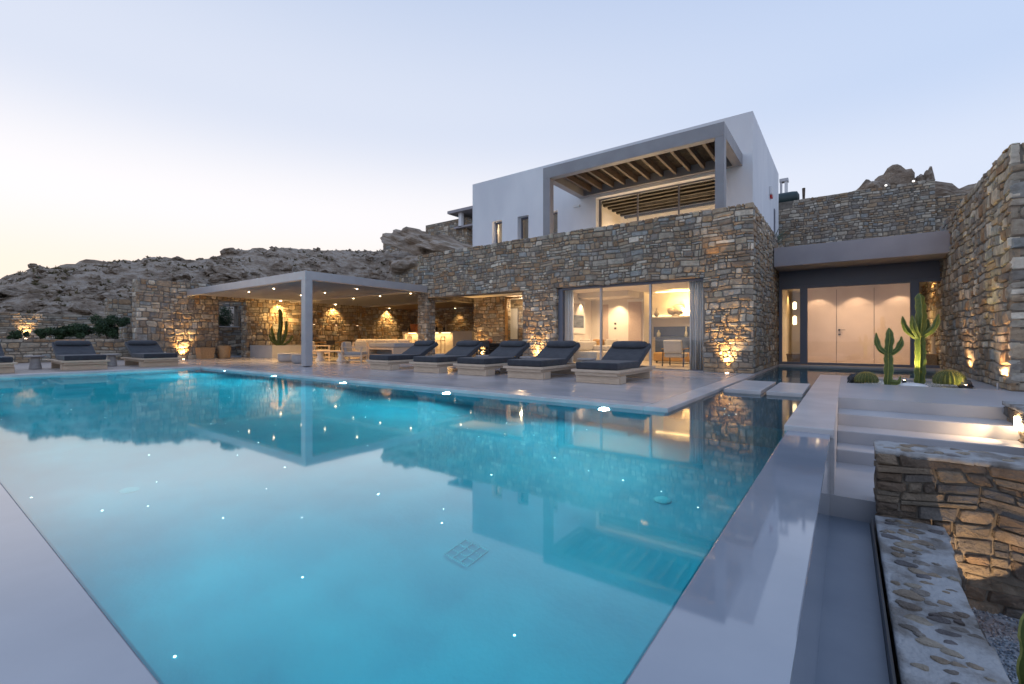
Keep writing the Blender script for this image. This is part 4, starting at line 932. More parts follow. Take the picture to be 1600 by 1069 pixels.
def scatter(name, m, x0, x1, y0, y1, z, n, r, seed, parent=None, kind='stuff'):
    rng = random.Random(seed); av, af = [], []
    base = [(1,0,0),(-.9,.1,0),(0,1,.1),(.1,-1,0),(0,0,.7),(0,0,-.6)]; F = [(0,2,4),(2,1,4),(1,3,4),(3,0,4),(2,0,5),(1,2,5),(3,1,5),(0,3,5)]
    for i in range(n):
        x, y = rng.uniform(x0, x1), rng.uniform(y0, y1); s = r*rng.uniform(.6, 1.5); a_ = rng.uniform(0, 6.3); c_, s_ = math.cos(a_), math.sin(a_); b = len(av)
        for p in base: av.append((x+s*(p[0]*c_-p[1]*s_*.7), y+s*(p[0]*s_+p[1]*c_*.7), z+s*p[2]+rng.uniform(0, r*.4)))
        af += [tuple(b+k for k in f) for f in F]
    mb = MB(); mb.v = av; mb.f = af; return mb.build(name, m, parent, kind=kind)
scatter('gravel', M['gravel'], .66, 2.2, 2.2, 5.5, -1.365, 9000, .012, 3)
t = tag(MB().lathe([(.05,-1.37),(.06,-1.3),(.05,-1.2),(.03,-1.18)], (1.25,4.3,0), 12).build('garden_spotlight', M['dark']), 'small ground spotlight on the gravel lighting the stone wall', 'spotlight')
light('wall_spot', 'SPOT', (.80, 5.0, -1.25), 12, WARM2, .01, target=(.76, 5.6, -.6), spot=74, blend=.06)

# ------------------------------------------------------------------ pergola
PX1, PYF = -14.7, 8.32
pg = thing('pergola', 'grey flat pergola with louvred roof over the lounge corner', 'pergola', (PX1, PYF, 0))
B(PX1-.26, PX1, PYF, PYF+.26, .03, 2.96).build('post', M['alu'], pg, bevel=.006); B(PX1-.21, PX1-.05, PYF+.05, PYF+.21, 0, .03).build('foot', M['dark'], pg)
B(-25.6+.58, PX1, PYF, PYF+.16, 2.96, 3.25).build('beam', M['alu'], pg, bevel=.006)
B(PX1-.16, PX1, PYF+.161, FY-.02, 2.96, 3.25).build('beam', M['alu'], pg, bevel=.006)
B(-24.98, PX1-.161, 13.25, 13.41, 2.96, 3.2).build('beam', M['alu'], pg); B(-24.98, -15.4, 17.94, 18.09, 2.96, 3.2).build('beam', M['alu'], pg)
B(-15.56, -15.40, 13.9, 17.93, 2.96, 3.2).build('beam', M['alu'], pg)
lv = [MB().obox((0, (a_+b_)/2, 3.05), (b_-a_, .14, .02), (0,1,0), (.22,0,1)).mesh('louvre') for a_, b_ in ((PYF+.17, 13.24), (13.42, 17.93))]
for q in lv: q.materials.append(M['alu'])
for k, q in enumerate(lv):
    for i in range(50):
        x = -24.9+i*.2
        if x > PX1-.27 or (k == 1 and x > -15.6): continue
        o = bpy.data.objects.new('louvre', q); COL.objects.link(o); o.parent = pg; o.location = (x-PX1, -PYF, 0)
B(-24.99, PX1-.17, PYF+.17, 17.9, 3.10, 3.14).build('roof_skin', M['dark'], pg)
for x, y in ((-21.24,9.42),(-19.02,9.41),(-20.86,11.6),(-18.87,11.6),(-16.35,11.5),(-20.35,14.1),(-18.21,14.1),(-16.02,14.1)):
    MB().lathe([(.03,3.0),(.035,3.02)], (x,y,0), 12).build('downlight', M['bulb2'], pg)
    light('downlight_beam', 'SPOT', (x,y,2.97), 80, WARM, .02, target=(x,y,0), spot=120, blend=.8, parent=pg)
for y in (12.6, 15.9, 19.9):
    light('wall_washer', 'SPOT', (-24.72, y, 2.95), 85, WARM, .03, target=(-24.98, y, 2.0), spot=100, blend=.8, parent=pg)
    B(-24.76, -24.68, y-.04, y+.04, 2.99, 3.02).build('downlight', M['bulb2'], pg)
labs = ['first pendant lamp with a flat disc shade, partly behind the pergola post', 'middle pendant lamp with a flat disc shade above the outdoor table', 'rightmost pendant lamp with a flat disc shade above the outdoor table']
for lab, y in zip(labs, (13.8, 15.15, 16.55)):
    t = thing('pendant_lamp', lab, 'lamp', (-23.5, y, 1.7), 'pendant lamps over the outdoor table')
    MB().lathe([(.03,1.98),(.05,1.84),(.24,1.76),(.25,1.735),(.24,1.735)], (-23.5,y,0), 20).build('lamp_shade', M['wicker'], t, smooth=True); MB().tube([(-23.5,y,1.95),(-23.5,y,3.02)], .008, 6).build('cord', M['dark'], t)
    MB().lathe([(.05,1.725),(.05,1.735)], (-23.5,y,0), 12).build('bulb', M['lampglow'], t)
    light('pendant_light', 'SPOT', (-23.5,y,1.70), 9, WARM, .03, target=(-23.5,y,0), spot=130, parent=t)

# ------------------------------------------------------------------ sun loungers
def bulge(sx, sy, sz, c, nx=8, ny=14, puff=.015, ax=None):
    """soft rectangular cushion with rounded rims"""
    return None
def make_lounger(name='sun_lounger'):
    """feet towards -y, origin on the ground under the foot end"""
    t = thing(name, 'x', 'sun lounger')
    Lg, w = 2.20, 1.12
    f = MB(); f.box(-w/2, w/2, 0, .10, .235, .29); f.box(-w/2, -w/2+.10, .10, Lg, .235, .29); f.box(w/2-.10, w/2, .10, Lg, .235, .29)
    f.box(-w/2+.10, w/2-.10, Lg-.10, Lg, .235, .29); f.build('frame_board', M['wood'], t, bevel=.006)
    r = MB(); r.box(-w/2+.07, w/2-.07, .05, .09, .165, .234); r.box(-w/2+.07, -w/2+.11, .091, Lg-.06, .165, .234); r.box(w/2-.11, w/2-.07, .091, Lg-.06, .165, .234)
    r.build('rail', M['wood'], t, bevel=.004)
    for i in range(9): B(-w/2+.11, w/2-.11, .13+i*.12, .22+i*.12, .245, .27).build('slat', M['wood'], t)
    B(-.50, .50, .12, .16, 0, .164).build('foot_panel', M['wood'], t, bevel=.004); B(-.50, .50, 1.95, 1.99, 0, .164).build('foot_panel', M['wood'], t, bevel=.004)
    for sx in (-1, 1):
        B(sx*.50-.02, sx*.50+.02, .161, .45, .0, .164).build('side_panel', M['wood'], t, bevel=.004)
        MB().tube([(sx*.4, 1.42, .28), (sx*.4, 1.75, .52)], .014, 6).build('hinge_bracket', M['dark'], t)
    m = B(-.48, .48, .06, 1.36, .292, .445).build('mattress', M['fabric'], t, bevel=.03, seg=3)
    an = R(28); c, s = math.cos(an), math.sin(an); Lb = .92; th = .135
    P = [(1.33, .30), (1.33+c*Lb, .30+s*Lb), (1.33+c*Lb-s*th, .30+s*Lb+c*th), (1.33-s*th, .30+c*th)]
    b = MB(); b.add([(-.48, y, z) for y, z in P] + [(.48, y, z) for y, z in P], [(0,1,2,3), (7,6,5,4), (0,4,5,1), (1,5,6,2), (2,6,7,3), (3,7,4,0)])
    b.build('back_cushion', M['fabric'], t, bevel=.03, seg=3)
    q = MB(); n = 14; vs = []; fs = []; cy, cz = 1.33+c*(Lb-.17)-s*(th+.035), .30+s*(Lb-.17)+c*(th+.035)
    xs = [-.43,-.41,-.34,-.15,.15,.34,.41,.43]; rs = [.45,.75,.95,1,1,.95,.75,.45]
    for x, k in zip(xs, rs):
        for i in range(n):
            a_ = i*6.283/n; ly, lz = math.cos(a_)*.15*k, math.sin(a_)*.07*k
            vs.append((x, cy + ly*c - lz*s, cz + ly*s + lz*c))
    for j in range(len(xs)-1):
        for i in range(n): fs.append((j*n+i, j*n+(i+1)%n, (j+1)*n+(i+1)%n, (j+1)*n+i))
    fs.append(tuple(range(n))[::-1]); fs.append(tuple((len(xs)-1)*n+i for i in range(n)))
    q.add(vs, fs).build('pillow', M['fabric'], t, smooth=True)
    B(-.46, .46, 1.36+.62*c, 1.36+.62*c+.02, .27, .30+.6*s).build('back_support', M['wood'], t) if False else None
    return t
L0 = make_lounger(); L0['group'] = 'sun loungers round the pool'
spots = [(-4.28, 8.80, 0, 'nearest charcoal lounger in front of the living room glass'), (-6.18, 8.86, 0, 'second lounger from the terrace corner, in front of the stone column with uplight'),
    (-7.90, 8.90, 0, 'middle of the five loungers on the terrace, in front of the dining table'), (-9.55, 8.85, 0, 'fourth lounger from the terrace corner, in front of the lit bar'),
    (-11.60, 8.85, 0, 'lounger nearest the pergola post, with the stone pier behind its head'),
    (-18.85, 5.55, 90, 'lounger on the timber deck beside the uplit end wall'), (-18.70, 3.60, 90, 'middle lounger on the timber deck with a glow on the wall behind'), (-18.60, 1.60, 90, 'leftmost lounger on the timber deck, cut by the photo edge')]
for i, (x, y, a_, lab) in enumerate(spots):
    if i == 0: L0.location = (x, y, .003); L0['label'] = lab
    else: dup(L0, (x, y, .003), R(a_ + (1.3,-.8,.9,-1.2,.7,-1.0,1.1)[i-1]), lab)
def side_table(lab, x, y, h=.42):
    t = thing('side_table', lab, 'side table', (x, y, .003), 'round side tables between the loungers')
    MB().lathe([(.13,0),(.15,.01),(.10,h-.06),(.10,h-.05)], (x,y,.003), 20).build('leg', M['ceramic'], t, smooth=False)
    MB().lathe([(.20,h-.05),(.235,h-.035),(.235,h-.01),(.22,h)], (x,y,.003), 28).build('tabletop', M['ceramic'], t, smooth=False)
side_table('round grey stone table between the leftmost and middle deck loungers', -20.5, 2.75)
side_table('round grey stone table between the middle and right deck loungers', -20.6, 4.62)
for lab, x, y in (('round grey table left of the nearest lounger', -5.22, 10.3), ('round grey table left of the second terrace lounger', -7.05, 10.4), ('round grey table left of the middle terrace lounger', -8.72, 10.5), ('round grey table left of the fourth terrace lounger', -10.55, 10.6)):
    side_table(lab, x, y, .46)

# ------------------------------------------------------------------ lounge furniture under the pergola
def armchair(lab, x, y, rz):
    t = thing('garden_armchair', lab, 'armchair', (x, y, .003)); t.rotation_euler = (0, 0, rz)
    def b(n, m, *c, **k):
        o = B(*c).build(n, m, None, **k); o.parent = t; return o
    for sx in (-.40, .36):
        b('leg', M['wood'], sx, sx+.05, -.40, -.35, 0, .60); b('leg', M['wood'], sx, sx+.05, .36, .41, 0, .78); b('armrest', M['wood'], sx-.01, sx+.06, -.42, .38, .60, .635, bevel=.006)
        b('side_rail', M['wood'], sx+.01, sx+.04, -.35, .36, .25, .31); b('side_rail', M['wood'], sx+.01, sx+.04, -.35, .36, .08, .12)
    b('front_rail', M['wood'], -.35, .36, -.39, -.36, .24, .31); b('back_rail', M['wood'], -.35, .36, .38, .40, .24, .31); b('back_rail', M['wood'], -.35, .36, .38, .40, .74, .79)
    b('seat', M['fabric_g'], -.34, .35, -.36, .34, .31, .44, bevel=.035, seg=3)
    o = MB().obox((0, .31, .62), (.66, .13, .42), (1,0,0), (0,.18,1)).build('backrest', M['fabric_g'], None, bevel=.04, seg=3); o.parent = t
    return t
armchair('wooden armchair with grey cushions at the right front of the lounge group', -15.9, 11.1, R(35+90))
armchair('wooden armchair with a pale cushion behind the two poufs', -20.2, 12.2, R(150))
armchair('dark-backed wooden armchair partly hidden behind the pergola post', -18.7, 13.6, R(200))
t = thing('outdoor_sofa', 'long teak sofa with pale cushions facing away under the pergola', 'sofa', (-16.8, 14.2, .003))
B(-20.4, -16.0, 13.9, 14.0, .003, .62).build('back_panel', M['wood'], t); B(-20.4, -16.0, 14.0, 15.0, .2, .30).build('base', M['wood'], t)
for x in (-20.4, -16.1): B(x, x+.1, 14.0, 15.0, .003, .62).build('side_panel', M['wood'], t)
B(-20.28, -16.12, 14.03, 14.98, .30, .46).build('seat', M['fabric_l'], t, bevel=.05)
for i in range(5): MB().obox((-19.8+i*.8, 14.22, .68), (.76, .2, .52), (1,0,0), (0,-.3,1)).build('back_cushion', M['fabric_l'], t, bevel=.08, seg=3)
t = thing('outdoor_sofa', 'low teak daybed with thick pale mattress beside the first lounger', 'sofa', (-16.2, 12.6, .003))
m = MB(); m.box(-16.6, -14.9, 12.2, 12.3, .50, .58); m.box(-16.6, -16.5, 12.2, 12.3, .003, .5); m.box(-15.0, -14.9, 12.2, 12.3, .003, .5); m.box(-16.6, -16.5, 12.3, 13.5, .003, .58); m.box(-15.0, -14.9, 12.3, 13.5, .003, .58); m.box(-16.5, -15.0, 12.3, 13.5, .2, .3)
m.build('frame', M['wood'], t); B(-16.6, -14.9, 12.25, 13.5, .582, .78).build('mattress', M['fabric_g'], t, bevel=.05); B(-16.5, -15.0, 12.6, 13.4, .3, .5).build('drawer', M['fabric_g'], t)
def pouf(lab, x, y):
    t = thing('pouf', lab, 'pouf', (x, y, .003))
    m = MB(); n = 28; vs = []; fs = []; prof = [(.30,0),(.36,.03),(.385,.12),(.385,.27),(.36,.34),(.22,.365),(.0,.36)]
    for r, z in prof:
        for i in range(n):
            a_ = i*6.283/n; k = 1 + .035*math.cos(a_*4); vs.append((x+r*k*math.cos(a_), y+r*k*math.sin(a_), .003+z*(1+.03*math.cos(a_*4))))
    for j in range(len(prof)-1):
        for i in range(n): fs.append((j*n+i, j*n+(i+1)%n, (j+1)*n+(i+1)%n, (j+1)*n+i))
    m.add(vs, fs).build('cushion', M['fabric_g'], t, smooth=True)
    MB().lathe([(.375,.33),(.39,.338),(.375,.346)], (x,y,.003), 28).build('piping', M['fabric_l'], t)
pouf('left of the two grey poufs beside the pergola post', -18.55, 9.75); pouf('right grey pouf, touching the pergola post in the photo', -17.1, 9.55)
t = thing('coffee_table', 'pale long table on a flared pedestal right of the pergola post', 'table', (-17.2, 11.3, .003))
MB().obox((-17.7, 11.2, .43), (2.6, .7, .05), (1,.1,0)).build('tabletop', M['wood'], t, bevel=.01)
MB().lathe([(.20,0),(.20,.02),(.12,.2),(.17,.40)], (-17.0,11.2,.003), 20).build('leg', M['white'], t, smooth=True); MB().lathe([(.20,0),(.20,.02),(.12,.2),(.17,.40)], (-18.4,11.1,.003), 20).build('leg', M['white'], t, smooth=True)
t = thing('dining_table', 'long wooden outdoor table under the pendant lamps', 'table', (-23.5, 15.2, .003))
B(-24.0, -23.0, 13.4, 17.0, .72, .78).build('tabletop', M['amber'], t, bevel=.01)
for y in (13.7, 16.6): B(-23.8, -23.2, y, y+.12, .003, .72).build('leg', M['amber'], t)
def dchair(lab, x, y, rz, m, cat='chair'):
    t = thing('dining_chair', lab, cat, (x, y, .003)); t.rotation_euler = (0,0,rz)
    def b(n, *c, **k):
        o = B(*c).build(n, m, None, **k); o.parent = t
    for sx in (-.24, .2):
        b('leg', sx, sx+.04, -.22, -.18, 0, .44); b('leg', sx, sx+.04, .2, .24, 0, .86); b('armrest', sx, sx+.04, -.2, .2, .62, .65)
    b('seat', -.24, .24, -.22, .24, .44, .49, bevel=.01); b('backrest', -.2, .2, .2, .24, .62, .86, bevel=.01)
for k, (x, y, rz) in enumerate(((-22.6,14.1,-90),(-22.6,15.2,-90),(-22.6,16.3,-90),(-24.4,14.6,90))):
    dchair(['dark chair at the near end of the outdoor table', 'dark chair in the middle of the outdoor table', 'dark chair at the far end of the outdoor table', 'dark chair against the wall side of the outdoor table'][k], x, y, R(rz), M['dark'])
t = thing('dining_table', 'black dining table in the covered room behind the loungers', 'table', (-11.8, 15.6, 0))
B(-13.2, -10.2, 15.0, 16.2, .70, .76).build('tabletop', M['dining'], t, bevel=.01); B(-12.6, -11.6, 15.3, 15.9, 0, .70).build('leg', M['dining'], t); B(-11.2, -10.6, 15.3, 15.9, 0, .70).build('leg', M['dining'], t)
dchair('black armchair at the left end of the black dining table', -13.0, 14.75, R(170), M['dining']); dchair('black chair in front of the black dining table', -12.0, 14.7, R(185), M['dining'])
dchair('black chair on the right in front of the black dining table', -10.8, 14.75, R(180), M['dining'])
tag(MB().lathe([(.05,.76),(.1,.8),(.11,.88),(.05,.95),(.02,.96)], (-12.5,15.5,0), 16).build('bowl', M['terracotta'], smooth=True), 'small terracotta pot on the black dining table', 'pot')
tag(MB().lathe([(.06,.76),(.05,.9),(.12,1.1),(.13,1.12)], (-12.0,15.8,0), 14).build('bowl', M['wicker'], smooth=True), 'flared wicker bowl on the black dining table', 'bowl')
# bar with lit front and stools
t = thing('bar_counter', 'pale bar counter with glowing strip under its top', 'bar', (-22, 21, 0))
B(-24.6, -18.3, 20.9, 21.6, 1.34, 1.42).build('counter_top', M['plaster'], t); B(-24.5, -19.9, 21.35, 21.5, 0, 1.34).build('front_panel', M['plaster'], t)
B(-19.9, -18.3, 20.95, 21.5, 0, 1.34).build('end_block', M['plaster'], t); B(-24.6, -24.4, 20.95, 21.35, 0, 1.34).build('end_post', M['plaster'], t)
for i in range(4): B(-24.1+i*1.05, -23.35+i*1.05, 21.0, 21.04, 1.315, 1.338).build('led_strip', M['strip'], t)
light('bar_light', 'AREA', (-22.3, 21.1, 1.30), 15, WARM, 3.8, rot=(0,0,0), sy=.08, parent=t)
for k, x in enumerate((-23.6, -22.5, -21.4, -20.5)):
    s = thing('bar_stool', 'pale wooden bar stool, %s in front of the lit bar' % ['leftmost', 'second from left', 'second from right', 'rightmost'][k], 'stool', (x, 20.5, .003), 'bar stools')
    B(x-.2, x+.2, 20.3, 20.7, .80, .85).build('seat', M['wood'], s)
    for sx in (-.19, .16):
        for sy in (-.19, .16): B(x+sx, x+sx+.03, 20.5+sy, 20.5+sy+.03, .003, .80 if sy < 0 else 1.1).build('leg', M['wood'], s)
    B(x-.19, x+.19, 20.33, 20.35, .25, .28).build('footrest', M['wood'], s); B(x-.19, x+.19, 20.66, 20.68, 1.04, 1.1).build('back_rail', M['wood'], s)
basket('orange crate of bottles on the left end of the bar', -23.7, 21.25, 1.42, .55, .4, .5, M['terracotta'])
for k, x in enumerate((-24.2, -21.6, -20.9)):
    tag(MB().lathe([(.06,1.42),(.07,1.45),(.07,1.65),(.025,1.72),(.025,1.85)], (x,21.2,0), 10).build('bottle', M['dark'], smooth=True), ['dark bottle left of the orange crate on the bar', 'dark bottle in the middle of the bar', 'dark bottle near the right end of the bar'][k], 'bottle')
basket('wide wicker basket at the foot of the uplit end wall', -24.62, 8.95, 0.003, .62, .62, .52)
tag(MB().lathe([(.24,.003),(.26,.05),(.29,.6),(.27,.62),(.27,.5)], (-24.55,9.75,0), 20).build('wicker_pot', M['wicker'], smooth=True), 'round wicker pot right of the wide basket by the court wall', 'pot')
# planter with candelabra cactus
t = thing('planter', 'grey rectangular planter box by the court wall', 'planter', (-24, 11.5, 0))
m = MB(); m.box(-24.9, -22.6, 11.1, 11.16, 0.003, .62); m.box(-24.9, -24.84, 11.16, 13.4, 0.003, .62); m.box(-22.66, -22.6, 11.16, 13.4, 0.003, .62); m.box(-24.84, -22.66, 13.34, 13.4, .003, .62); m.build('box', M['concrete2'], t)
B(-24.84, -22.66, 11.16, 13.34, .05, .56).build('soil', M['gravel'], t)

# ------------------------------------------------------------------ cacti
def cactus_arm(path, rad, ribs=5, seed=0, step=.035):
    """ribbed column swept along a smoothed path; returns body mesh and rib-edge mesh"""
    pts = [Vector(p) for p in path]; out = []; rr = []
    for i in range(len(pts)-1):
        p0 = pts[max(i-1,0)]; p1, p2 = pts[i], pts[i+1]; p3 = pts[min(i+2,len(pts)-1)]; n = max(2, int((p2-p1).length/step))
        for k in range(n):
            t = k/n; out.append(.5*((2*p1)+(p2-p0)*t+(2*p0-5*p1+4*p2-p3)*t*t+(3*p1-p0-3*p2+p3)*t*t*t)); rr.append(rad[i]*(1-t)+rad[i+1]*t)
    out.append(pts[-1]); rr.append(rad[-1])
    body = MB(); edge = MB(); n = ribs*4; vs = []; rng = random.Random(seed); L_ = len(out)
    E_ = []
    for i, p in enumerate(out):
        d = (out[min(i+1,L_-1)]-out[max(i-1,0)]).normalized(); a = d.cross(Vector((0,1,.05))).normalized(); b = d.cross(a)
        tip = min(1, (L_-1-i)/4*.9+.12); wob = 1+.10*math.sin(i*1.15+seed)+rng.uniform(-.02,.02)
        row = []
        for k in range(n):
            th = 2*math.pi*k/n + i*.012; ph = k % 4; r = rr[i]*tip*(1.0*wob if ph == 0 else .62 if ph == 2 else .74)
            q = p + (a*math.cos(th)+b*math.sin(th))*r; vs.append(q)
            if ph == 0: row.append((q, (a*math.cos(th)+b*math.sin(th)), th, a, b, d, rr[i]*tip))
        E_.append(row)
    fs = [(i*n+k, i*n+(k+1)%n, (i+1)*n+(k+1)%n, (i+1)*n+k) for i in range(L_-1) for k in range(n)]
    fs.append(tuple((L_-1)*n+k for k in range(n)))
    body.add(vs, fs)
    for i in range(L_-1):
        for k in range(ribs):
            (q, o, th, a, b, d, r) = E_[i][k]; (q2, o2, *_r) = E_[i+1][k]; sd = (a*-math.sin(th)+b*math.cos(th))*r*.09
            edge.add([q-sd-o*.004, q+o*.004*(1+.5*(i%2)), q+sd-o*.004, q2-sd-o2*.004, q2+o2*.004*(1+.5*((i+1)%2)), q2+sd-o2*.004], [(0,1,4,3), (1,2,5,4)])
    return body, edge
def cactus(name, lab, base, arms, group=None):
    t = thing(name, lab, 'cactus', base, group)
    for i, (path, rad) in enumerate(arms):
        pth = [(base[0]+p[0], base[1]+p[1], base[2]+p[2]) for p in path]
        b, e = cactus_arm(pth, rad, 5, i+len(arms)); o = b.build('trunk' if i == 0 else 'arm', M['cactus'], t, smooth=False); e.build('rib_edge', M['cactus_rib'], o)
    return t
cactus('tall_cactus', 'shorter candelabra cactus with three stubby arms in front of the entrance pane', (.72, 12.40, -.02), [
    ([(0,0,0),(.01,0,.4),(0,0,.7),(.02,0,.95),(.01,0,1.20)], [.072,.078,.07,.075,.06]),
    ([(-.02,0,.66),(-.13,0,.76),(-.18,0,.90),(-.20,0,1.10)], [.042,.054,.05,.038]),
    ([(.02,0,.64),(.14,-.02,.74),(.20,-.02,.88),(.21,0,1.02)], [.042,.054,.054,.038]),
    ([(.06,-.05,.06),(.16,-.08,.08),(.19,-.08,.2)], [.05,.055,.035])], 'tall cacti in the gravel bed')
cactus('tall_cactus', 'taller candelabra cactus with a long central column and five arms', (1.30, 13.25, -.02), [
    ([(0,0,0),(.01,0,.5),(0,0,1.0),(.01,0,1.5),(-.02,0,1.96)], [.09,.095,.09,.10,.08]),
    ([(-.03,0,.98),(-.16,0,1.10),(-.25,0,1.25),(-.29,0,1.47)], [.045,.058,.052,.035]),
    ([(-.02,-.05,1.0),(-.10,-.12,1.18),(-.13,-.13,1.33),(-.14,-.12,1.48)], [.045,.06,.055,.04]),
    ([(.03,0,1.0),(.16,-.03,1.12),(.25,-.03,1.26),(.30,0,1.5)], [.045,.058,.052,.04]),
    ([(.02,.08,1.05),(.12,.14,1.2),(.15,.14,1.40)], [.06,.07,.05])], 'tall cacti in the gravel bed')
cactus('court_cactus', 'dark candelabra cactus in the grey planter, lit from below', (-23.9, 12.1, .56), [
    ([(0,0,0),(.02,0,.6),(.03,.05,1.2),(-.02,.05,1.95)], [.09,.11,.11,.09]),
    ([(-.05,-.05,.05),(-.22,-.15,.35),(-.34,-.2,.75),(-.38,-.2,1.05)], [.06,.075,.07,.05]),
    ([(.03,.05,.05),(.12,.2,.4),(.15,.28,.8),(.14,.3,1.35)], [.06,.08,.08,.06]),
    ([(0,-.1,.05),(-.12,-.3,.3),(-.2,-.42,.62)], [.05,.065,.05]),
    ([(.08,.08,.02),(.3,.35,.25),(.42,.5,.6)], [.05,.06,.04])])
cactus('garden_cactus', 'ribbed green cactus at the right edge rising from the gravel', (.80, 3.56, -1.38), [
    ([(0,0,0),(.0,0,.4),(.005,.0,.75),(.0,.0,.98)], [.05,.06,.062,.05]), ([(.02,.02,.3),(.07,.05,.45),(.08,.05,.7)], [.03,.04,.03])])
def barrel(lab, x, y, r, h):
    t = thing('barrel_cactus', lab, 'cactus', (x, y, -.03), 'golden barrel cacti in the bed')
    nr = 22; n = nr*4; vs = []; fs = []; K = 12; sp = MB(); rng = random.Random(int(x*10))
    for j in range(K+1):
        ph = -.35 + j/K*(math.pi/2+.30)
        for i in range(n):
            a_ = i*6.283/n; k = 1+.075*math.cos(a_*nr); R_ = max(.015, r*math.cos(ph))*k
            vs.append((x+R_*math.cos(a_), y+R_*math.sin(a_), -.03+h*.40+h*.6*math.sin(ph)))
            if i % 4 == 0 and j < K:
                c = Vector(vs[-1]); nrm = Vector((math.cos(a_)*math.cos(ph), math.sin(a_)*math.cos(ph), math.sin(ph)))
                for q in range(7):
                    d = (nrm + Vector((rng.uniform(-.9,.9), rng.uniform(-.9,.9), rng.uniform(-.6,.9)))).normalized()*.042; s = d.cross(Vector((0,0,1))).normalized()*.0022
                    sp.add([c-s, c+s, c+d], [(0,1,2)])
    for j in range(K):
        for i in range(n): fs.append((j*n+i, j*n+(i+1)%n, (j+1)*n+(i+1)%n, (j+1)*n+i))
    fs.append(tuple(K*n+i for i in range(n)))
    M['barrel'] = M.get('barrel') or mat('barrel_skin', (.07,.095,.025), (.13,.14,.04), .6, 20, .2)
    MB().add(vs, fs).build('body', M['barrel'], t, smooth=False); sp.build('spine', M['spine'], t, kind='stuff')
barrel('golden barrel cactus left of the shorter cactus', .36, 12.42, .19, .25); barrel('larger golden barrel cactus at the right end of the bed', 1.70, 12.75, .24, .33)
B(bx0, bx1, by0, by1, -.3, -.06).build('cactus_bed', M['gravel'], kind='structure')
scatter('pebbles', M['pebble'], bx0+.02, bx1-.02, by0+.02, by1-.02, -.055, 5200, .020, 8)
me = rock_mesh(71, (1,1,1), 4, .12); me.materials.clear(); me.materials.append(M['render'])
o = bpy.data.objects.new('boulder', me); COL.objects.link(o); o.location = (1.10, 12.42, -.04); o.scale = (.26,.2,.09); me.polygons.foreach_set('use_smooth', [True]*len(me.polygons)); tag(o, 'smooth low white boulder between the two tall cacti', 'boulder')
boulder('boulder', 'dark angular rock behind the left barrel cactus', .17, 12.85, .0, (.12,.12,.16), 72, m=M['dark'])
boulder('boulder', 'dark rock beside the larger barrel cactus', 1.93, 12.6, .0, (.10,.12,.13), 73, m=M['dark'])
for lab, x, y, tg in (('small ground spotlight lighting the shorter cactus', .86, 12.62, (.73,12.41,.60)), ('small ground spotlight lighting the taller cactus', 1.02, 12.98, (1.3,13.25,1.3)), ('small spotlight aimed at the larger barrel cactus', 1.88, 12.35, (1.7,12.75,.2))):
    t = thing('garden_spotlight', lab, 'spotlight', (x, y, -.05)); MB().lathe([(.03,-.05),(.035,.0),(.035,.05),(.02,.055)], (x,y,0), 12).build('housing', M['dark'], t)
    MB().lathe([(.018,.056),(.018,.058)], (x,y,0), 10).build('lens', M['bulb'], t); light('spot_beam', 'SPOT', (x,y,.07), 38 if x < 1.5 else 2.5, (1,.80,.28), .02, target=tg, spot=75, parent=t)
for lab, x, y, tg in (('ground spotlight left of the tall cactus shining on the side wall', 2.25, 15.2, (2.4,15.2,3)), ('ground spotlight at the corner of the tall right wall', 2.30, 12.3, (2.42,12.35,3))):
    t = thing('garden_spotlight', lab, 'spotlight', (x, y, 0)); MB().tube([(x,y,0),(x,y,.12)], .018, 10).build('housing', M['alu'], t)
    light('spot_beam', 'SPOT', (x-.02,y,.14), 42, (1,.60,.28), .02, target=(x+.02,y,3), spot=125, blend=1, parent=t)

# ------------------------------------------------------------------ uplights grazing the stone
def uplight(lab, x, y, dx, dy, pw, h=2.9, z=.0, spot=76):
    t = thing('uplight', lab, 'uplight', (x, y, z)); pw *= 2.4
    MB().lathe([(.045,z+.003),(.045,z+.010)], (x,y,0), 14).build('lens', M['bulb'], t); MB().lathe([(.06,z+.001),(.06,z+.006)], (x,y,0), 16).build('rim', M['alu'], t)
    light('uplight_beam', 'SPOT', (x,y,z+.03), pw, WARM, .02, target=(x+dx*.10,y+dy*.10,z+h), spot=spot, blend=1, parent=t)
uplight('ground uplight on the right stone pier beside the living room glass', -2.66, 13.75, 0, 1, 60)
uplight('ground uplight on the stone column between the two openings', -9.0, 13.75, 0, 1, 60)
uplight('ground uplight on the end wall left of the baskets', -24.87, 8.15, -1, 0, 75)
uplight('ground uplight under the stone inside the covered room', -14.2, 16.88, 0, 1, 40)
uplight('ground uplight at the foot of the left stone pier', -15.1, 13.76, 0, 1, 14)
uplight('ground uplight behind the middle deck lounger', -26.08, 4.75, -1, 0, 10, .9)
uplight('ground uplight between the shrubs on the far left', -31.38, 3.9, -1, 0, 26, 1.3, .95)
uplight('ground uplight in the grey planter behind the cactus', -24.2, 12.7, -1, .3, 80, 2.0, .57, 110)
uplight('ground uplight below the court doorway jamb', -24.85, 11.25, -1, 0, 14)
light('lintel_lamp', 'SPOT', (-3.0, 13.45, 3.2), 3, WARM, .02, target=(-3.0, 13.95, 3.75), spot=70)

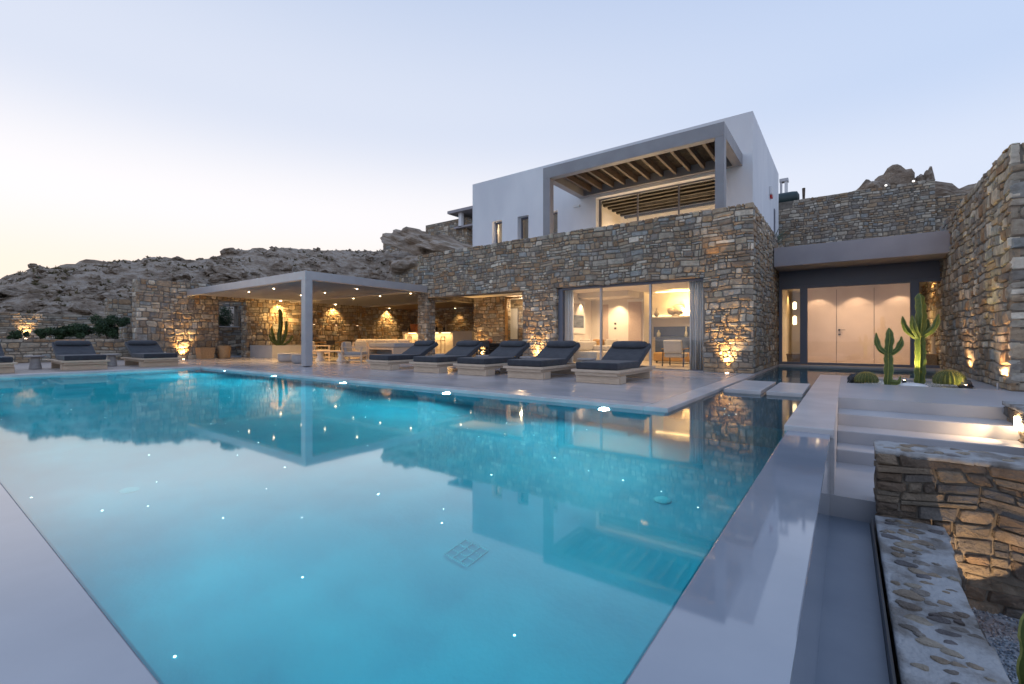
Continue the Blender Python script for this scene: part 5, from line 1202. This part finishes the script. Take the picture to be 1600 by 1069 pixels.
# ------------------------------------------------------------------ shrubs
def shrub(lab, x, y, z, rx, ry, rz, n, seed, cat='shrub', leaf=.07, m=None, name='shrub'):
    t = thing(name, lab, cat, (x, y, z)); rng = random.Random(seed); mb = MB()
    cl = [(rng.gauss(0,.45), rng.gauss(0,.45), rng.uniform(.2,.95), rng.uniform(.25,.5)) for _ in range(14)]
    for i in range(n):
        c = rng.choice(cl); v = Vector((rng.gauss(0,1), rng.gauss(0,1), rng.gauss(0,1))).normalized()*c[3]*rng.uniform(.5,1.1)
        p = Vector((x+(c[0]+v.x)*rx, y+(c[1]+v.y)*ry, z+max(.02, (c[2]+v.z*.7))*rz)); d = Vector((rng.gauss(0,1), rng.gauss(0,1), rng.gauss(.4,1))).normalized()*leaf*rng.uniform(.7,1.4)
        s = d.cross(Vector((rng.gauss(0,1), rng.gauss(0,1), rng.gauss(0,1)))).normalized()*leaf*.3
        mb.add([p-d*.5, p+s, p+d*.5, p-s], [(0,1,2,3)])
    mb.build('foliage', m or M['leaf'], t); st = MB()
    for i in range(6): a_ = rng.uniform(0,6.3); st.tube([(x,y,z), (x+math.cos(a_)*rx*.25, y+math.sin(a_)*ry*.25, z+rz*.35), (x+math.cos(a_)*rx*.5, y+math.sin(a_)*ry*.5, z+rz*.7)], .012, 5)
    st.build('stem', M['bark'], t)
shrub('dark shrub directly left of the stone end wall, tallest of the row', -29.2, 6.4, .93, .9, .62, 1.05, 7000, 1)
shrub('dark low shrub in the middle of the planting bed', -29.0, 5.4, .93, .7, .6, .68, 5000, 2)
shrub('dark low shrub on the left of the long shrub row', -29.0, 4.75, .93, .6, .45, .52, 3500, 3)
shrub('small grey-green shrub right of the glowing uplight on the far left', -29.6, 4.15, .93, .4, .25, .42, 1500, 4)
shrub('small tufted shrub left of the glowing uplight on the far left', -29.8, 3.45, .93, .4, .25, .34, 1500, 5)
shrub('dark round shrub seen through the window hole behind the court doorway', -28.9, 11.0, .02, .75, .9, 2.6, 9000, 6)
def agave(lab, x, y, z, r, n, seed, w=.03):
    t = thing('agave', lab, 'plant', (x, y, z)); rng = random.Random(seed)
    for i in range(n):
        a_ = i*2.4+rng.uniform(-.2,.2); el = rng.uniform(.25, 1.3); L_ = r*rng.uniform(.8,1.15); c, s = math.cos(a_), math.sin(a_); m = MB(); vs = []
        for k in range(6):
            q = k/5; rad = L_*q*math.cos(el*(1-.25*q)); h = L_*q*math.sin(el*(1-.35*q)); ww = w*(1-q)**.7+.002
            for sgn in (-1, 0, 1): vs.append((x+rad*c-sgn*ww*s, y+rad*s+sgn*ww*c, z+h+(.3*ww if sgn else 0)))
        fs = [(k*3+j, k*3+j+1, k*3+j+4, k*3+j+3) for k in range(5) for j in range(2)]
        m.add(vs, fs).build('leaf', M['leafg'], t)
agave('grey-green agave tuft behind the stone parapet at the white side wall', -2.2, 19.6, 4.4, .95, 46, 3)
agave('small dark green plant tuft on the hill rocks beside the stone house', -41.5, 37, 13.0, 1.3, 40, 4, .05)
t = MB().tube([(-42.6, 37, 12.4), (-42.6, 37, 14.2)], [.05, .14], 8); t = tag(t.build('flower_stalk', M['bark']), 'brown agave flower stalk on the hill left of the stone house', 'plant')
t = MB().tube([(-1.66, 26.4, 7.6), (-1.66, 26.4, 8.3)], [.05,.07], 8); tag(t.build('flower_stalk', M['bark']), 'short brown stalk on top of the retaining wall', 'stalk')
# tank, chimney hood, bollards
t = thing('water_tank', 'dark green cylindrical tank lying behind the retaining wall', 'tank', (-2.9, 29, 8.2))
m = MB(); m.tube([(-4.2,29,8.55),(-4.1,29,8.58),(-2.35,29,8.58),(-2.12,29,8.58),(-2.02,29,8.58)], [.15,.34,.36,.33,.15], 24); m.build('shell', M['tank'], t, smooth=True)
for x in (-3.6, -2.6): B(x, x+.1, 28.7, 29.3, 6, 8.3).build('support', M['dark'], t)
t = thing('chimney', 'white metal chimney hood beside the dark tank', 'chimney', (-3, 30, 9))
B(-3.05, -2.62, 29.9, 30.3, 9.85, 10.02).build('hood', M['alu'], t); B(-2.80, -2.66, 29.95, 30.25, 6, 9.85).build('post', M['white'], t); B(-3.03, -2.93, 29.95, 30.25, 6, 9.85).build('post', M['alu'], t)
for lab, x, y, z in (('white bollard lamp left, on top of the retaining wall', 1.45, 26.4, 7.66), ('white bollard lamp right, near the end of the retaining wall', 2.38, 26.4, 7.66)):
    t = thing('bollard_lamp', lab, 'lamp', (x, y, z)); MB().tube([(x,y,z),(x,y,z+.12)], .02, 8).build('post', M['alu'], t); MB().lathe([(.02,.12),(.045,.14),(.045,.18),(.015,.2)], (x,y,z), 12).build('lens', M['bollard'], t)
